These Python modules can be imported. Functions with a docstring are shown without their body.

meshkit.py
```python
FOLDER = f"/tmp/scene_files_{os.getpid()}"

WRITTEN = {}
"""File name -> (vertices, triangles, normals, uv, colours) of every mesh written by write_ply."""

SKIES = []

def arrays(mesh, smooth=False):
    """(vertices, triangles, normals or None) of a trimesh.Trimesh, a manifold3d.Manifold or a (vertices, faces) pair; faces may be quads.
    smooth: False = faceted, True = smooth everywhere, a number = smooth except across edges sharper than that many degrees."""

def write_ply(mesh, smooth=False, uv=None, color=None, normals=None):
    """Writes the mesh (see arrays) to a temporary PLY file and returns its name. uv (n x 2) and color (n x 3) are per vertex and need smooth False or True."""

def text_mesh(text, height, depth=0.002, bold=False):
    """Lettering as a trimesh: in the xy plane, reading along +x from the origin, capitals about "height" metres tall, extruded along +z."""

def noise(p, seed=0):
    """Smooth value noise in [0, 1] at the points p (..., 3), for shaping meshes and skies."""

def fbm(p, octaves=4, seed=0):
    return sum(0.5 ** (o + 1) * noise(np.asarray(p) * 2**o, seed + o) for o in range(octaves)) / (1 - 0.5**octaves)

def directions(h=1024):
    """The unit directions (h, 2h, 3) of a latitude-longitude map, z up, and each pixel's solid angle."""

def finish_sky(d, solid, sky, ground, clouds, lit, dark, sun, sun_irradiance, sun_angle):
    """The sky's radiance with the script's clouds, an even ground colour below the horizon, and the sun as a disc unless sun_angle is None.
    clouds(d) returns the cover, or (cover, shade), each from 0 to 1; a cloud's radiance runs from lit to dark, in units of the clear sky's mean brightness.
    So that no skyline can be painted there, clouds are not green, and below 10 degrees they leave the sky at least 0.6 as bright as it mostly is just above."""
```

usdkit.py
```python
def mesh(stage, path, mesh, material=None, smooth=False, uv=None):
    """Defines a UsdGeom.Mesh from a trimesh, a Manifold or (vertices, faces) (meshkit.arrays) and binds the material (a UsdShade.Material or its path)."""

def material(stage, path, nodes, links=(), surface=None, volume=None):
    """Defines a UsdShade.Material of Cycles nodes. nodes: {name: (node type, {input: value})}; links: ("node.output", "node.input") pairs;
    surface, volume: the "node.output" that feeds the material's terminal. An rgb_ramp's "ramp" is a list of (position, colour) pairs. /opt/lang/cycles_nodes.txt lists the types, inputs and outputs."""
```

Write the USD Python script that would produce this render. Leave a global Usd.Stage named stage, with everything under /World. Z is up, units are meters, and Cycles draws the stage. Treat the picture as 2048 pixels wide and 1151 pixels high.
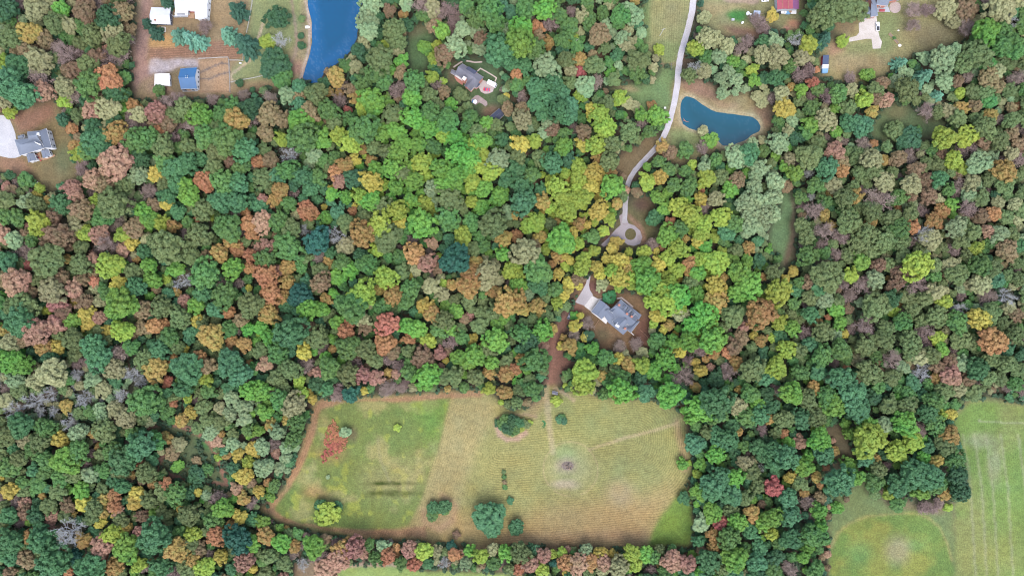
import math, random
import numpy as np, trimesh, shapely
from shapely.geometry import Polygon, LineString, Point
from PIL import Image, ImageDraw
from scipy import ndimage
import meshkit, usdkit
from pxr import Usd, UsdGeom, UsdLux, UsdShade, Sdf, Gf, Vt

stage = Usd.Stage.CreateInMemory()
UsdGeom.SetStageUpAxis(stage, 'Z')
UsdGeom.Xform.Define(stage, '/World')
UsdGeom.Scope.Define(stage, '/World/Looks')

# ---------------------------------------------------------------- camera, sky, sun, exposure
H = 410.0          # the drone's height above the ground, metres
S = 0.30           # metres of ground per survey unit (2048 x 1151 units lie below the drone)
SUN_EL, SUN_AZ = math.radians(64), math.radians(172)    # azimuth = atan2(x, y)
SUN_I, SUN_ANGLE, SKY = 0.12, 75.0, 0.15
EXPOSURE = 2.82
cam = UsdGeom.Camera.Define(stage, '/World/camera')
cam.AddTranslateOp().Set(Gf.Vec3d(0, 0, H))
cam.CreateFocalLengthAttr(24.0)
cam.CreateHorizontalApertureAttr(24.0 * 2048 * S / H)
cam.CreateVerticalApertureAttr(24.0 * 1151 * S / H)
cam.CreateExposureAttr(EXPOSURE)
cam.CreateClippingRangeAttr(Gf.Vec2f(1.0, 20000.0))
sun = UsdLux.DistantLight.Define(stage, '/World/sun')
sun.CreateIntensityAttr(SUN_I); sun.CreateAngleAttr(SUN_ANGLE); sun.CreateNormalizeAttr(True)
sun.CreateColorAttr(Gf.Vec3f(1.0, 0.97, 0.93))
sun.AddRotateXYZOp().Set(Gf.Vec3f(90 - math.degrees(SUN_EL), 0, 180 - math.degrees(SUN_AZ)))
usdkit.material(stage, '/World/Looks/sky_look', {      # a thin, even overcast: cloud mixed into the clear sky
    's': ('sky_texture', {'sky_type': 'single_scattering', 'sun_disc': False, 'sun_elevation': SUN_EL, 'sun_rotation': SUN_AZ, 'aerosol_density': 2.0}),
    'w': ('rgb_to_bw', {}), 'wc': ('combine_xyz', {}), 'tc': ('texture_coordinate', {}), 'n': ('noise_texture', {'scale': 2.2, 'detail': 5.0}),
    'f': ('map_range', {'from_min': 0.35, 'from_max': 0.65, 'to_min': 0.3, 'to_max': 0.65, 'clamp': True}), 'm': ('mix_color', {'use_clamp': False}),
    'b': ('background_shader', {'strength': SKY})}, [('s.color', 'w.color'), ('w.val', 'wc.x'), ('w.val', 'wc.y'), ('w.val', 'wc.z'), ('tc.generated', 'n.vector'), ('n.fac', 'f.value'), ('f.result', 'm.fac'),
    ('s.color', 'm.a'), ('wc.vector', 'm.b'), ('m.result', 'b.color')], surface='b.background')
dome = UsdLux.DomeLight.Define(stage, '/World/sky')
UsdShade.MaterialBindingAPI.Apply(dome.GetPrim()).Bind(UsdShade.Material.Get(stage, '/World/Looks/sky_look'))

# ---------------------------------------------------------------- helpers
rng = np.random.default_rng(11)
def lin(c, k=0.45):
    c = np.asarray(c, float) / 255
    return np.where(c <= 0.04045, c / 12.92, ((c + 0.055) / 1.055) ** 2.4) * k
def P(px, py, z=0.0):
    """survey units (seen from the drone) -> metres, for a point at height z"""
    f = S * (H - z) / H
    return np.array([(px - 1024) * f, (575.5 - py) * f, z])
def PP(pts, z=0.0):
    return np.array([P(x, y, z) for x, y in pts])
names = {}
def numbered(name, parent='/World'):
    k = (parent, name); n = names.get(k, 0); names[k] = n + 1
    return f'{parent}/{name}' + (f'_{n:03d}' if n else '')
def say(prim, label=None, cat=None, group=None, kind=None):
    for k, v in (('label', label), ('category', cat), ('group', group), ('kind', kind)):
        if v: prim.SetCustomDataByKey(k, v)
    return prim
def thing(name, label, cat, loc=(0, 0, 0), rotz=0.0, group=None):
    x = UsdGeom.Xform.Define(stage, numbered(name))
    x.AddTranslateOp().Set(Gf.Vec3d(*map(float, loc)))
    if rotz: x.AddRotateZOp().Set(float(rotz))
    return say(x.GetPrim(), label, cat, group)
def obj(name, mesh, mat, parent='/World', smooth=False):
    p = parent if isinstance(parent, str) else str(parent.GetPath())
    return usdkit.mesh(stage, numbered(name, p), mesh, MAT[mat] if isinstance(mat, str) else mat, smooth=smooth).GetPrim()
def primvar(prim, name, values, typ=Sdf.ValueTypeNames.Color3fArray):
    pv = UsdGeom.PrimvarsAPI(prim).CreatePrimvar(name, typ, 'vertex')
    pv.Set(Vt.Vec3fArray.FromNumpy(np.asarray(values, np.float32)))
def box(x0, y0, z0, x1, y1, z1):
    b = trimesh.creation.box((x1 - x0, y1 - y0, z1 - z0)); b.apply_translation(((x0 + x1) / 2, (y0 + y1) / 2, (z0 + z1) / 2)); return b
def join(ms):
    return trimesh.util.concatenate([m if isinstance(m, trimesh.Trimesh) else trimesh.Trimesh(*m, process=False) for m in ms])
def tube(pts, rad, sides=5):
    p = np.asarray(pts, float); rad = np.broadcast_to(rad, len(p)).astype(float)
    t = np.gradient(p, axis=0); t /= np.linalg.norm(t, axis=1, keepdims=True) + 1e-9
    a = np.cross(t, np.where(np.abs(t[:, 2:]) < 0.9, [[0, 0, 1.0]], [[1.0, 0, 0]])); a /= np.linalg.norm(a, axis=1, keepdims=True) + 1e-9
    b = np.cross(t, a); g = np.arange(sides) * 2 * np.pi / sides
    v = p[:, None] + rad[:, None, None] * (np.cos(g)[None, :, None] * a[:, None] + np.sin(g)[None, :, None] * b[:, None])
    i, j = np.meshgrid(np.arange(len(p) - 1), np.arange(sides), indexing='ij')
    q = np.stack([i * sides + j, i * sides + (j + 1) % sides, (i + 1) * sides + (j + 1) % sides, (i + 1) * sides + j], -1).reshape(-1, 4)
    f = np.vstack([q[:, [0, 1, 2]], q[:, [0, 2, 3]]])
    caps = [[0, k + 1, k] for k in range(1, sides - 1)] + [[(len(p) - 1) * sides, (len(p) - 1) * sides + k, (len(p) - 1) * sides + k + 1] for k in range(1, sides - 1)]
    return trimesh.Trimesh(v.reshape(-1, 3), np.vstack([f, caps]), process=False)
def prism(poly, z0, z1):
    """closed prism over a list of xy points"""
    m = trimesh.creation.extrude_polygon(Polygon(poly), z1 - z0, engine='earcut'); m.apply_translation((0, 0, z0)); return m
MAT = {}
def flat(name, rgb, rough=0.75, vary=0.18, scale=1.5, metallic=0.0, k=0.45, spec=0.3):
    c = lin(rgb, k)
    MAT[name] = usdkit.material(stage, f'/World/Looks/{name}', {
        'g': ('geometry', {}), 'n': ('noise_texture', {'scale': scale, 'detail': 4.0, 'roughness': 0.65}),
        'r': ('rgb_ramp', {'ramp': [(0.25, tuple(c * (1 - vary))), (0.75, tuple(np.minimum(c * (1 + vary), 0.9)))]}),
        'p': ('principled_bsdf', {'roughness': rough, 'metallic': metallic, 'specular_ior_level': spec})},
        [('g.position', 'n.vector'), ('n.fac', 'r.fac'), ('r.color', 'p.base_color')], surface='p.BSDF')
    return MAT[name]
# ---------------------------------------------------------------- foliage looks
LEAF = {  # colour kind: (main, second) leaf colours
 'g': ((94,140,64), (74,120,66)), 'b': ((112,168,52), (88,148,58)), 'd': ((62,108,64), (52,96,66)), 't': ((80,136,84), (62,116,76)), 'T': ((42,104,86), (36,92,82)),
 'v': ((114,134,76), (96,122,70)), 'k': ((168,168,116), (146,150,100)), 's': ((136,166,116), (154,176,122)), 'l': ((158,182,52), (130,164,52)), 'y': ((198,180,64), (172,168,68)),
 'o': ((178,142,70), (152,144,70)), 'O': ((186,128,78), (170,126,74)), 'r': ((186,98,86), (164,96,82)), 'p': ((184,138,112), (162,130,98)), 'n': ((146,120,86), (126,116,78)),
 'm': ((150,128,118), (136,118,104)), 'w': ((168,168,160), (150,152,130)), 'c': ((58,106,80), (48,92,72)), 'q': ((100,162,130), (120,174,140)), 'B': ((46,118,50), (60,130,56)),
 'u': ((64,96,64), (84,98,64)), 'S': ((200,116,84), (176,120,72))}
LEAFK = 0.60
for code, (c1, c2) in LEAF.items():
    a, b = lin(c1, LEAFK), lin(c2, LEAFK)
    nm = 'leaf_' + (code if code.islower() else code.lower() * 2)
    MAT['leaf_' + code] = usdkit.material(stage, f'/World/Looks/{nm}', {
        'g': ('geometry', {}), 'o': ('object_info', {}),
        'n': ('noise_texture', {'scale': 0.34, 'detail': 3.0}), 'mi': ('math', {'math_type': 'multiply_add', 'value2': 0.16, 'value3': -0.08}), 'ad': ('math', {'math_type': 'add'}),
        'm1': ('map_range', {'from_min': 0.38, 'from_max': 0.62, 'clamp': True}),
        'mix': ('mix_color', {'a': tuple(a), 'b': tuple(b)}),
        'mv': ('map_range', {'from_min': 0.0, 'from_max': 1.0, 'to_min': 0.54, 'to_max': 1.52}),
        'mo': ('map_range', {'from_min': 0.0, 'from_max': 1.0, 'to_min': 0.80, 'to_max': 1.18}),
        'mh': ('map_range', {'from_min': 0.0, 'from_max': 1.0, 'to_min': 0.490, 'to_max': 0.510}),
        'mm': ('math', {'math_type': 'multiply'}), 'nl': ('noise_texture', {'scale': 0.03, 'detail': 2.0}), 'ml': ('map_range', {'from_min': 0.3, 'from_max': 0.7, 'to_min': -0.022, 'to_max': 0.022}), 'ah': ('math', {'math_type': 'add'}),
        'h': ('hsv', {'saturation': 0.92}),
        'd': ('principled_bsdf', {'roughness': 0.7, 'specular_ior_level': 0.2}),
        't': ('translucent_bsdf', {}), 'x': ('mix_closure', {'fac': 0.14})},
        [('g.position', 'n.vector'), ('g.random_per_island', 'mi.value1'), ('n.fac', 'ad.value1'), ('mi.value', 'ad.value2'), ('ad.value', 'm1.value'), ('m1.result', 'mix.fac'), ('g.random_per_island', 'mv.value'), ('o.random', 'mo.value'), ('o.random', 'mh.value'),
         ('mv.result', 'mm.value1'), ('mo.result', 'mm.value2'), ('mm.value', 'h.value'), ('g.position', 'nl.vector'), ('nl.fac', 'ml.value'), ('mh.result', 'ah.value1'), ('ml.result', 'ah.value2'), ('ah.value', 'h.hue'), ('mix.result', 'h.color'), ('h.color', 'd.base_color'), ('h.color', 't.color'),
         ('d.BSDF', 'x.closure1'), ('t.BSDF', 'x.closure2')], surface='x.closure')
flat('bark', (112, 98, 84), 0.9, 0.25, 2.0)
flat('pale_bark', (196, 194, 192), 0.9, 0.15, 2.0, k=.35)
flat('snag_bark', (172, 174, 180), 0.9, 0.2, 2.0, k=.36)
flat('mauve_bark', (160, 140, 134), 0.9, 0.2, 2.0)

# ---------------------------------------------------------------- tree shapes
ICO = trimesh.creation.icosphere(1, 1.0)
def unit(v): return v / (np.linalg.norm(v, axis=-1, keepdims=True) + 1e-9)
def cards(cent, nrm, size, r):
    """one small triangle per leaf cluster"""
    n = len(cent); nrm = unit(nrm)
    a = unit(np.cross(nrm, unit(r.normal(size=(n, 3))))); b = np.cross(nrm, a)
    s = (size * r.uniform(0.7, 1.35, n))[:, None]
    v = np.stack([cent + a * s, cent - a * s * 0.55 + b * s * 0.9, cent - a * s * 0.5 - b * s * 0.9 + nrm * s * 0.2], 1).reshape(-1, 3)
    return v, np.arange(3 * n).reshape(-1, 3)
def lobes_mesh(cent, rad, ncard, size, r, up=0.45, core=0.86):
    V, F, o = [], [], 0
    for c, q in zip(cent, rad):
        d = ICO.vertices * (1 + 0.16 * r.normal(size=(len(ICO.vertices), 1))) * core
        v = c + d * q * np.array([1, 1, 0.9]); V.append(v); F.append(ICO.faces + o); o += len(v)
        u = unit(r.normal(size=(ncard, 3)) + np.array([0, 0, up]))
        v, f = cards(c + u * (q * r.uniform(0.86, 1.12, (ncard, 1))), u + 0.55 * r.normal(size=(ncard, 3)), size, r)
        V.append(v); F.append(f + o); o += len(v)
    return np.vstack(V), np.vstack(F)
def crown(R, n, ncard, seed, hgt=0.80, size=0.50):
    """a broad crown: clumps of leaves set on a lumpy dome, darker gaps between them; base of the crown at z = 0"""
    r = np.random.default_rng(seed)
    k = np.arange(n) + 0.5
    th = np.arccos(1 - 1.25 * k / n); ph = k * 2.399963 + r.normal(size=n) * 0.25
    th = th + r.normal(size=n) * 0.09
    lump = 1 + 0.12 * np.sin(ph * 2 + r.uniform(0, 6)) * np.sin(th) + 0.09 * np.sin(ph * 3 + r.uniform(0, 6)) * np.sin(th)
    dirs = np.stack([np.sin(th) * np.cos(ph), np.sin(th) * np.sin(ph), np.cos(th)], 1)
    m = {True: 9, False: 6}[n > 60] if n > 30 else 4
    bul = unit(r.normal(size=(m, 3)) + np.array([0, 0, 0.55])); bh = r.uniform(.75, 1.1, m)
    lump = lump * (0.78 + 0.30 * np.max(bh * np.clip(1 - np.arccos(np.clip(dirs @ bul.T, -1, 1)) / .75, 0, 1) ** .7, 1))
    rl = R * math.sqrt(1.42 / n) * r.uniform(0.6, 1.4, n)
    rr = np.maximum(R - rl * 0.8, 0.2 * R) * lump * r.uniform(0.92, 1.10, n)
    c = np.stack([rr * np.sin(th) * np.cos(ph), rr * np.sin(th) * np.sin(ph), rr * hgt * np.cos(th)], 1)
    c[:, 2] += R * hgt * 0.62
    inner = np.array([[0, 0, R * hgt * 0.75]]); 
    v, f = lobes_mesh(c, rl, ncard, size, r)
    core = trimesh.creation.icosphere(2, 1.0); cv = core.vertices * np.array([R * 0.66, R * 0.66, R * hgt * 0.62]) * (1 + 0.06 * r.normal(size=(len(core.vertices), 1))) + inner * np.array([1, 1, 0.85])
    return np.vstack([v, cv]), np.vstack([f, core.faces + len(v)])
def bough_trunk(h, R, seed, rad=None):
    r = np.random.default_rng(seed); rad = rad or 0.035 * R + 0.09
    ms = [tube([(0, 0, -0.3), (0.05, 0, h * 0.4), (0.1 * r.normal(), 0.1 * r.normal(), h)], [rad * 1.25, rad, rad * 0.5], 7)]
    for k in range(4):
        a = k * 1.6 + r.uniform(0, 1); z = h * r.uniform(0.55, 0.9)
        ms.append(tube([(0, 0, z), (R * 0.3 * math.cos(a), R * 0.3 * math.sin(a), z + R * 0.3), (R * 0.55 * math.cos(a), R * 0.55 * math.sin(a), z + R * 0.5)], [rad * 0.5, rad * 0.35, rad * 0.15], 4))
    return join(ms)
def bare_branches(R, h, seed, levels=4, nl=8):
    """a leafless crown: boughs, branches and twigs spreading from the top of the trunk at z = 0"""
    r = np.random.default_rng(seed); ms = []; tips = []
    def grow(p, d, L, rad, lev):
        q = p + d * L * 0.5 + r.normal(size=3) * L * 0.06; e = q + unit(d + 0.25 * r.normal(size=3) + np.array([0, 0, 0.10])) * L * 0.5
        ms.append(tube([p, q, e], [rad, rad * 0.75, rad * 0.45], 3))
        if lev == 0: tips.append(e); return
        for _ in range(4 if lev > 1 else 5):
            b = p + (e - p) * r.uniform(0.35, 1.0)
            grow(b, unit(d + 0.75 * r.normal(size=3) + np.array([0, 0, 0.18])), L * r.uniform(0.42, 0.66), max(rad * 0.52, 0.038), lev - 1)
    for k in range(nl):
        a = k * 2 * math.pi / nl + r.uniform(-0.3, 0.3); el = r.uniform(0.35, 1.15)
        grow(np.array([0, 0, r.uniform(-0.15, 0.1) * h]), np.array([math.cos(a) * math.cos(el), math.sin(a) * math.cos(el), math.sin(el)]), R * r.uniform(0.55, 0.8), 0.06 + 0.011 * R, levels - 1)
    return join(ms), np.array(tips)
def conifer(R, h, seed, size=0.5, gap=0.055):
    """whorls of drooping boughs clothed in needles, narrowing to a leader"""
    r = np.random.default_rng(seed); V, F, o = [], [], 0
    z = 0.06 * h
    while z < h * 0.97:
        q = R * (1 - z / h) ** 0.85 + 0.25; nb = max(5, int(6 * (q / R) + 3)); a0 = r.uniform(0, 6)
        for k in range(nb):
            a = a0 + k * 2 * math.pi / nb + r.normal() * 0.12; L = q * r.uniform(0.62, 1.15); m = max(4, int(L * 6))
            s = np.linspace(0.12, 1, m); d = np.array([math.cos(a), math.sin(a), 0]); w = np.array([-math.sin(a), math.cos(a), 0])
            for side in (-1, 0, 1):
                c = d * (s * L)[:, None] + w * (side * (1.15 - s) * L * 0.22)[:, None] + np.array([0, 0, 1]) * (z - 0.16 * L * s ** 1.6 + 0.12 * side * side * -1)[:, None]
                c = c + 0.1 * r.normal(size=c.shape)
                v, f = cards(c, np.array([0, 0, 1.0]) + d * 0.35 + 0.4 * r.normal(size=c.shape), size, r); V.append(v); F.append(f + o); o += len(v)
        z += h * gap
    core = trimesh.creation.cone(R * 0.3, h * 0.9, sections=9); V.append(core.vertices + [0, 0, 0.04 * h]); F.append(core.faces + o)
    return np.vstack(V), np.vstack(F)
def low_bush(R, n, seed, size=0.35):
    r = np.random.default_rng(seed); a = r.uniform(0, 6.28, n); q = R * 0.75 * np.sqrt(r.uniform(0, 1, n))
    c = np.stack([q * np.cos(a), q * np.sin(a), R * 0.55 * (1 - (q / R) ** 2) + 0.15], 1)
    return lobes_mesh(c, R * r.uniform(0.24, 0.42, n), 26, size, r)

# each shape is a class of its own; a tree of the scene refers to one
UsdGeom.Scope.Define(stage, '/World/shapes').GetPrim().SetSpecifier(Sdf.SpecifierClass)
SIZES = {'large': (7.5, 84, 44, 0.44), 'medium': (5.0, 44, 40, 0.38), 'small': (3.0, 20, 36, 0.31)}
crown_cache, shapes_made = {}, {}
def shape(code, size, var):
    """(path of the class prim, crown radius, total height)"""
    key = (code, size, var)
    if key in shapes_made: return shapes_made[key]
    R, n, nc, cs = SIZES[size]
    path = f'/World/shapes/shape_{len(shapes_made):03d}'
    UsdGeom.Xform.Define(stage, path).GetPrim().SetSpecifier(Sdf.SpecifierClass)
    seed = 100 * 'lms'.index(size[0]) + var
    if code in 'cq':
        h = R * 2.6; obj('trunk', tube([(0, 0, -0.3), (0, 0, h * 0.9)], [0.05 * R, 0.02], 6), 'bark', path)
        obj('crown', conifer(R, h * 0.95, seed, cs * 1.15, 0.085 if code == 'q' else 0.06), 'leaf_' + code, path); top = h
    elif code == 'w':
        hb = R * 1.0; obj('trunk', tube([(0, 0, -0.3), (0, 0, hb * 0.6), (0, 0, hb)], [0.05 * R, 0.04 * R, 0.03 * R], 7), 'snag_bark', path)
        b, t = bare_branches(R, hb, seed, 4 if size != 'small' else 3); b.apply_translation((0, 0, hb)); obj('branches', b, 'snag_bark', path); top = hb + R * 0.9
        r = np.random.default_rng(seed); q = np.repeat(t, max(1, int(700 / len(t))), 0); q = q + r.normal(size=q.shape) * 0.5
        obj('crown', cards(q + [0, 0, hb], np.array([0, 0, 0.6]) + r.normal(size=q.shape), 0.2, r), 'leaf_w', path)
    elif code == 'm':
        hb = R * 0.9; obj('trunk', tube([(0, 0, -0.3), (0, 0, hb * 0.6), (0, 0, hb)], [0.05 * R, 0.045 * R, 0.035 * R], 7), 'mauve_bark', path)
        b, t = bare_branches(R, hb, seed + 7, 4 if size != 'small' else 3, 9); b.apply_translation((0, 0, hb)); obj('branches', b, 'mauve_bark', path)
        r = np.random.default_rng(seed); q = np.repeat(t, max(2, int(1500 / len(t))), 0); q = q + r.normal(size=q.shape) * 0.55
        obj('crown', cards(q + [0, 0, hb], np.array([0, 0, 0.6]) + r.normal(size=q.shape), 0.26, r), 'leaf_m', path); top = hb + R * 0.9
    elif code in 'BuS':
        obj('stems', tube([(0, 0, -0.2), (0, 0, R * 0.5)], [0.1, 0.05], 5), 'bark', path)
        obj('crown', low_bush(R, max(8, n // 2), seed, 0.3), 'leaf_' + code, path); top = R
    else:
        if (size, var) not in crown_cache: crown_cache[(size, var)] = crown(R, n, nc, seed, 0.70 + 0.06 * (var % 3), cs)
        v, f = crown_cache[(size, var)]
        hb = R * 1.05; obj('trunk', bough_trunk(hb + R * 0.4, R, seed), 'bark', path)
        obj('crown', (v + [0, 0, hb], f), 'leaf_' + code, path); top = hb + R * 1.25
    shapes_made[key] = (path, R, top)
    return shapes_made[key]
# ---------------------------------------------------------------- the lie of the land (outlines in survey units)
FIELD = [(640,797),(690,803),(720,797),(800,790),(900,782),(965,783),(990,795),(1003,812),(1025,822),(1058,815),(1085,797),(1094,775),(1112,770),(1125,788),(1180,786),(1200,797),(1250,800),(1290,797),(1335,812),(1365,830),(1374,870),(1377,905),(1385,935),(1368,975),(1380,1010),(1384,1050),(1380,1090),(1300,1090),(1200,1092),(1100,1087),(1000,1087),(930,1085),(830,1078),(720,1074),(640,1064),(560,1044),(532,1030),(522,1020),(538,1014),(560,985),(580,948),(608,890),(622,840),(630,810)]
MEADOW = [(644,822),(690,806),(760,804),(800,807),(850,801),(900,797),(899,812),(888,850),(873,900),(855,950),(845,985),(832,1020),(818,1048),(790,1057),(700,1056),(650,1052),(600,1044),(565,1030),(552,1018),(574,986),(600,950),(622,905),(634,865)]
UNMOWN = [(1368,975),(1382,1000),(1386,1050),(1382,1092),(1296,1090),(1312,1060),(1330,1025),(1350,1000)]
POND1 = [(612,-60),(725,-60),(724,5),(716,40),(714,75),(702,100),(684,118),(672,128),(650,142),(638,165),(622,166),(604,158),(612,130),(620,105),(624,80),(623,45),(616,15)]
POND2 = [(1372,192),(1386,195),(1400,205),(1416,216),(1432,223),(1460,227),(1490,231),(1505,234),(1517,242),(1522,253),(1520,262),(1505,269),(1490,281),(1465,290),(1447,291),(1436,281),(1430,272),(1412,264),(1395,261),(1378,256),(1366,247),(1362,232),(1361,215),(1364,200)]
FARM = [(278,-60),(616,-60),(622,20),(626,60),(616,110),(604,160),(560,170),(500,180),(470,190),(400,195),(310,195),(268,200),(268,90)]
WYARD = [(-60,225),(0,228),(20,232),(45,220),(70,205),(108,200),(122,215),(128,250),(145,275),(160,300),(168,340),(140,365),(100,380),(70,375),(40,355),(10,345),(-60,340)]
BYARD = [(885,150),(905,128),(940,118),(975,122),(1000,145),(1005,175),(990,195),(1005,215),(1010,240),(980,240),(950,225),(925,205),(900,185)]
GLADE1 = [(822,62),(840,50),(858,55),(866,90),(856,125),(848,150),(826,145),(815,110)]
STRIP = [(1291,-60),(1388,-60),(1382,45),(1362,110),(1350,135),(1330,130),(1308,112),(1293,88)]
VERGE = [(1222,180),(1255,172),(1300,170),(1318,150),(1328,133),(1350,138),(1345,200),(1330,245),(1308,250),(1290,238),(1262,212),(1235,196)]
BANK2 = [(1352,165),(1395,160),(1440,178),(1470,190),(1500,186),(1530,200),(1548,225),(1545,255),(1520,275),(1440,300),(1405,310),(1370,330),(1340,322),(1330,290),(1342,245)]
NMID = [(1396,-60),(1605,-60),(1607,40),(1590,62),(1560,60),(1545,45),(1530,72),(1470,75),(1430,65),(1405,50)]
NEYARD = [(1690,-60),(1900,-60),(1945,40),(1940,80),(1890,90),(1850,102),(1800,120),(1770,150),(1720,165),(1665,162),(1640,150),(1636,100),(1655,85),(1680,78),(1672,45),(1690,35)]
GLADE2 = [(1742,262),(1760,225),(1790,210),(1818,215),(1850,240),(1888,240),(1880,262),(1840,282),(1790,285),(1750,282)]
ROADSIDE = [(1232,322),(1262,300),(1295,275),(1312,270),(1325,288),(1300,318),(1275,340),(1258,360),(1246,348)]
CIRCLE = [(1212,490),(1222,462),(1240,440),(1252,410),(1270,396),(1300,398),(1322,425),(1318,470),(1302,492),(1262,500),(1235,492)]
HOUSEY = [(1150,605),(1170,560),(1190,552),(1240,585),(1282,590),(1300,630),(1302,680),(1285,705),(1240,705),(1205,700),(1188,672),(1165,640)]
TRAILC = [(1168,600),(1150,612),(1130,632),(1110,668),(1085,690),(1070,692),(1085,705),(1098,740),(1092,775),(1112,778),(1122,745),(1145,725),(1125,705),(1122,670),(1142,645),(1168,620)]
EAST = [(1562,362),(1578,362),(1590,400),(1592,450),(1588,500),(1578,535),(1566,540),(1560,510),(1542,495),(1540,465),(1550,440),(1563,425),(1564,395)]
RFIELD = [(2200,796),(2100,800),(2020,808),(1980,796),(1940,800),(1915,822),(1908,850),(1922,870),(1930,925),(1940,985),(1922,1002),(1912,1010),(1916,1060),(1912,1151),(1912,1260),(2200,1260)]
LANE = [(1662,1005),(1680,985),(1712,975),(1728,955),(1738,990),(1780,1005),(1850,1000),(1905,1000),(1915,1010),(1916,1060),(1912,1260),(1655,1260),(1660,1130)]
DOME = [(1664,1260),(1664,1100),(1676,1068),(1700,1048),(1735,1034),(1790,1027),(1828,1027),(1858,1036),(1880,1055),(1895,1085),(1903,1110),(1907,1151),(1908,1260)]
GLADE3 = [(1654,862),(1672,848),(1685,858),(1700,895),(1708,925),(1700,945),(1680,935),(1668,910)]
BOTTOM = [(664,1260),(668,1148),(688,1135),(735,1128),(790,1131),(850,1140),(950,1143),(1045,1150),(1060,1260)]
THICKET = [(300,852),(330,842),(365,850),(400,866),(430,895),(448,930),(458,965),(470,992),(448,985),(420,972),(380,965),(345,958),(318,935),(312,915),(335,890)]
HEDGEGAP = [(590,1130),(640,1118),(668,1135),(665,1151),(665,1260),(590,1260)]
OPEN = [FIELD, POND1, POND2, FARM, WYARD, BYARD, GLADE1, STRIP, VERGE, BANK2, NMID, NEYARD, GLADE2, ROADSIDE, CIRCLE, HOUSEY, TRAILC, EAST, RFIELD, LANE, GLADE3, BOTTOM]
ROAD = [(1389,-60),(1387,0),(1384,25),(1375,62),(1362,105),(1357,135),(1355,168),(1349,203),(1341,238),(1330,268),(1316,292),(1297,312),(1275,334),(1260,355),(1253,376),(1252,398),(1250,415),(1250,432),(1248,446)]

# a map of the ground: one node every 2.5 survey units (0.75 m)
STEP, X0, Y0, NX, NY = 2.5, -130, -110, 924, 550
gx, gy = np.meshgrid(X0 + STEP * np.arange(NX), Y0 + STEP * np.arange(NY))
wx, wy = (gx - 1024) * S, (575.5 - gy) * S
q3 = np.stack([wx, wy, np.zeros_like(wx)], -1)
fb = lambda s, o=4, seed=0: meshkit.fbm(q3 / s, o, seed)
n8, n3, n25, n70 = fb(8, 4, 1), fb(3, 3, 2), fb(25, 4, 3), fb(70, 3, 4)
warp = ((n8 - 0.5) * 22, (fb(8, 4, 9) - 0.5) * 22)
def mask(poly, soft=3.0, wob=0.5):
    im = Image.new('L', (NX, NY), 0)
    ImageDraw.Draw(im).polygon([((x - X0) / STEP, (y - Y0) / STEP) for x, y in poly], fill=255)
    m = np.asarray(im, float) / 255
    if wob: m = ndimage.map_coordinates(m, [(gy - Y0) / STEP + warp[1] * wob / STEP, (gx - X0) / STEP + warp[0] * wob / STEP], order=1, mode='nearest')
    return ndimage.gaussian_filter(m, soft / STEP) if soft else m
def line_mask(pts, width, soft=1.5, wob=0.12):
    return mask(list(LineString(pts).buffer(width / 2).exterior.coords), soft, wob)
def blob(cx, cy, rx, ry=None, soft=0.5):
    ry = ry or rx; d = np.hypot((gx + warp[0] * 0.3 - cx) / rx, (gy + warp[1] * 0.3 - cy) / ry)
    return np.clip((1 + soft - d) / (2 * soft), 0, 1) ** 1.5
tint = np.empty((NY, NX, 3))
def lay(c, m):
    global tint
    c = lin(c, 0.215); m = np.clip(m, 0, 1)[..., None]; tint = tint * (1 - m) + c * m
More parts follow.
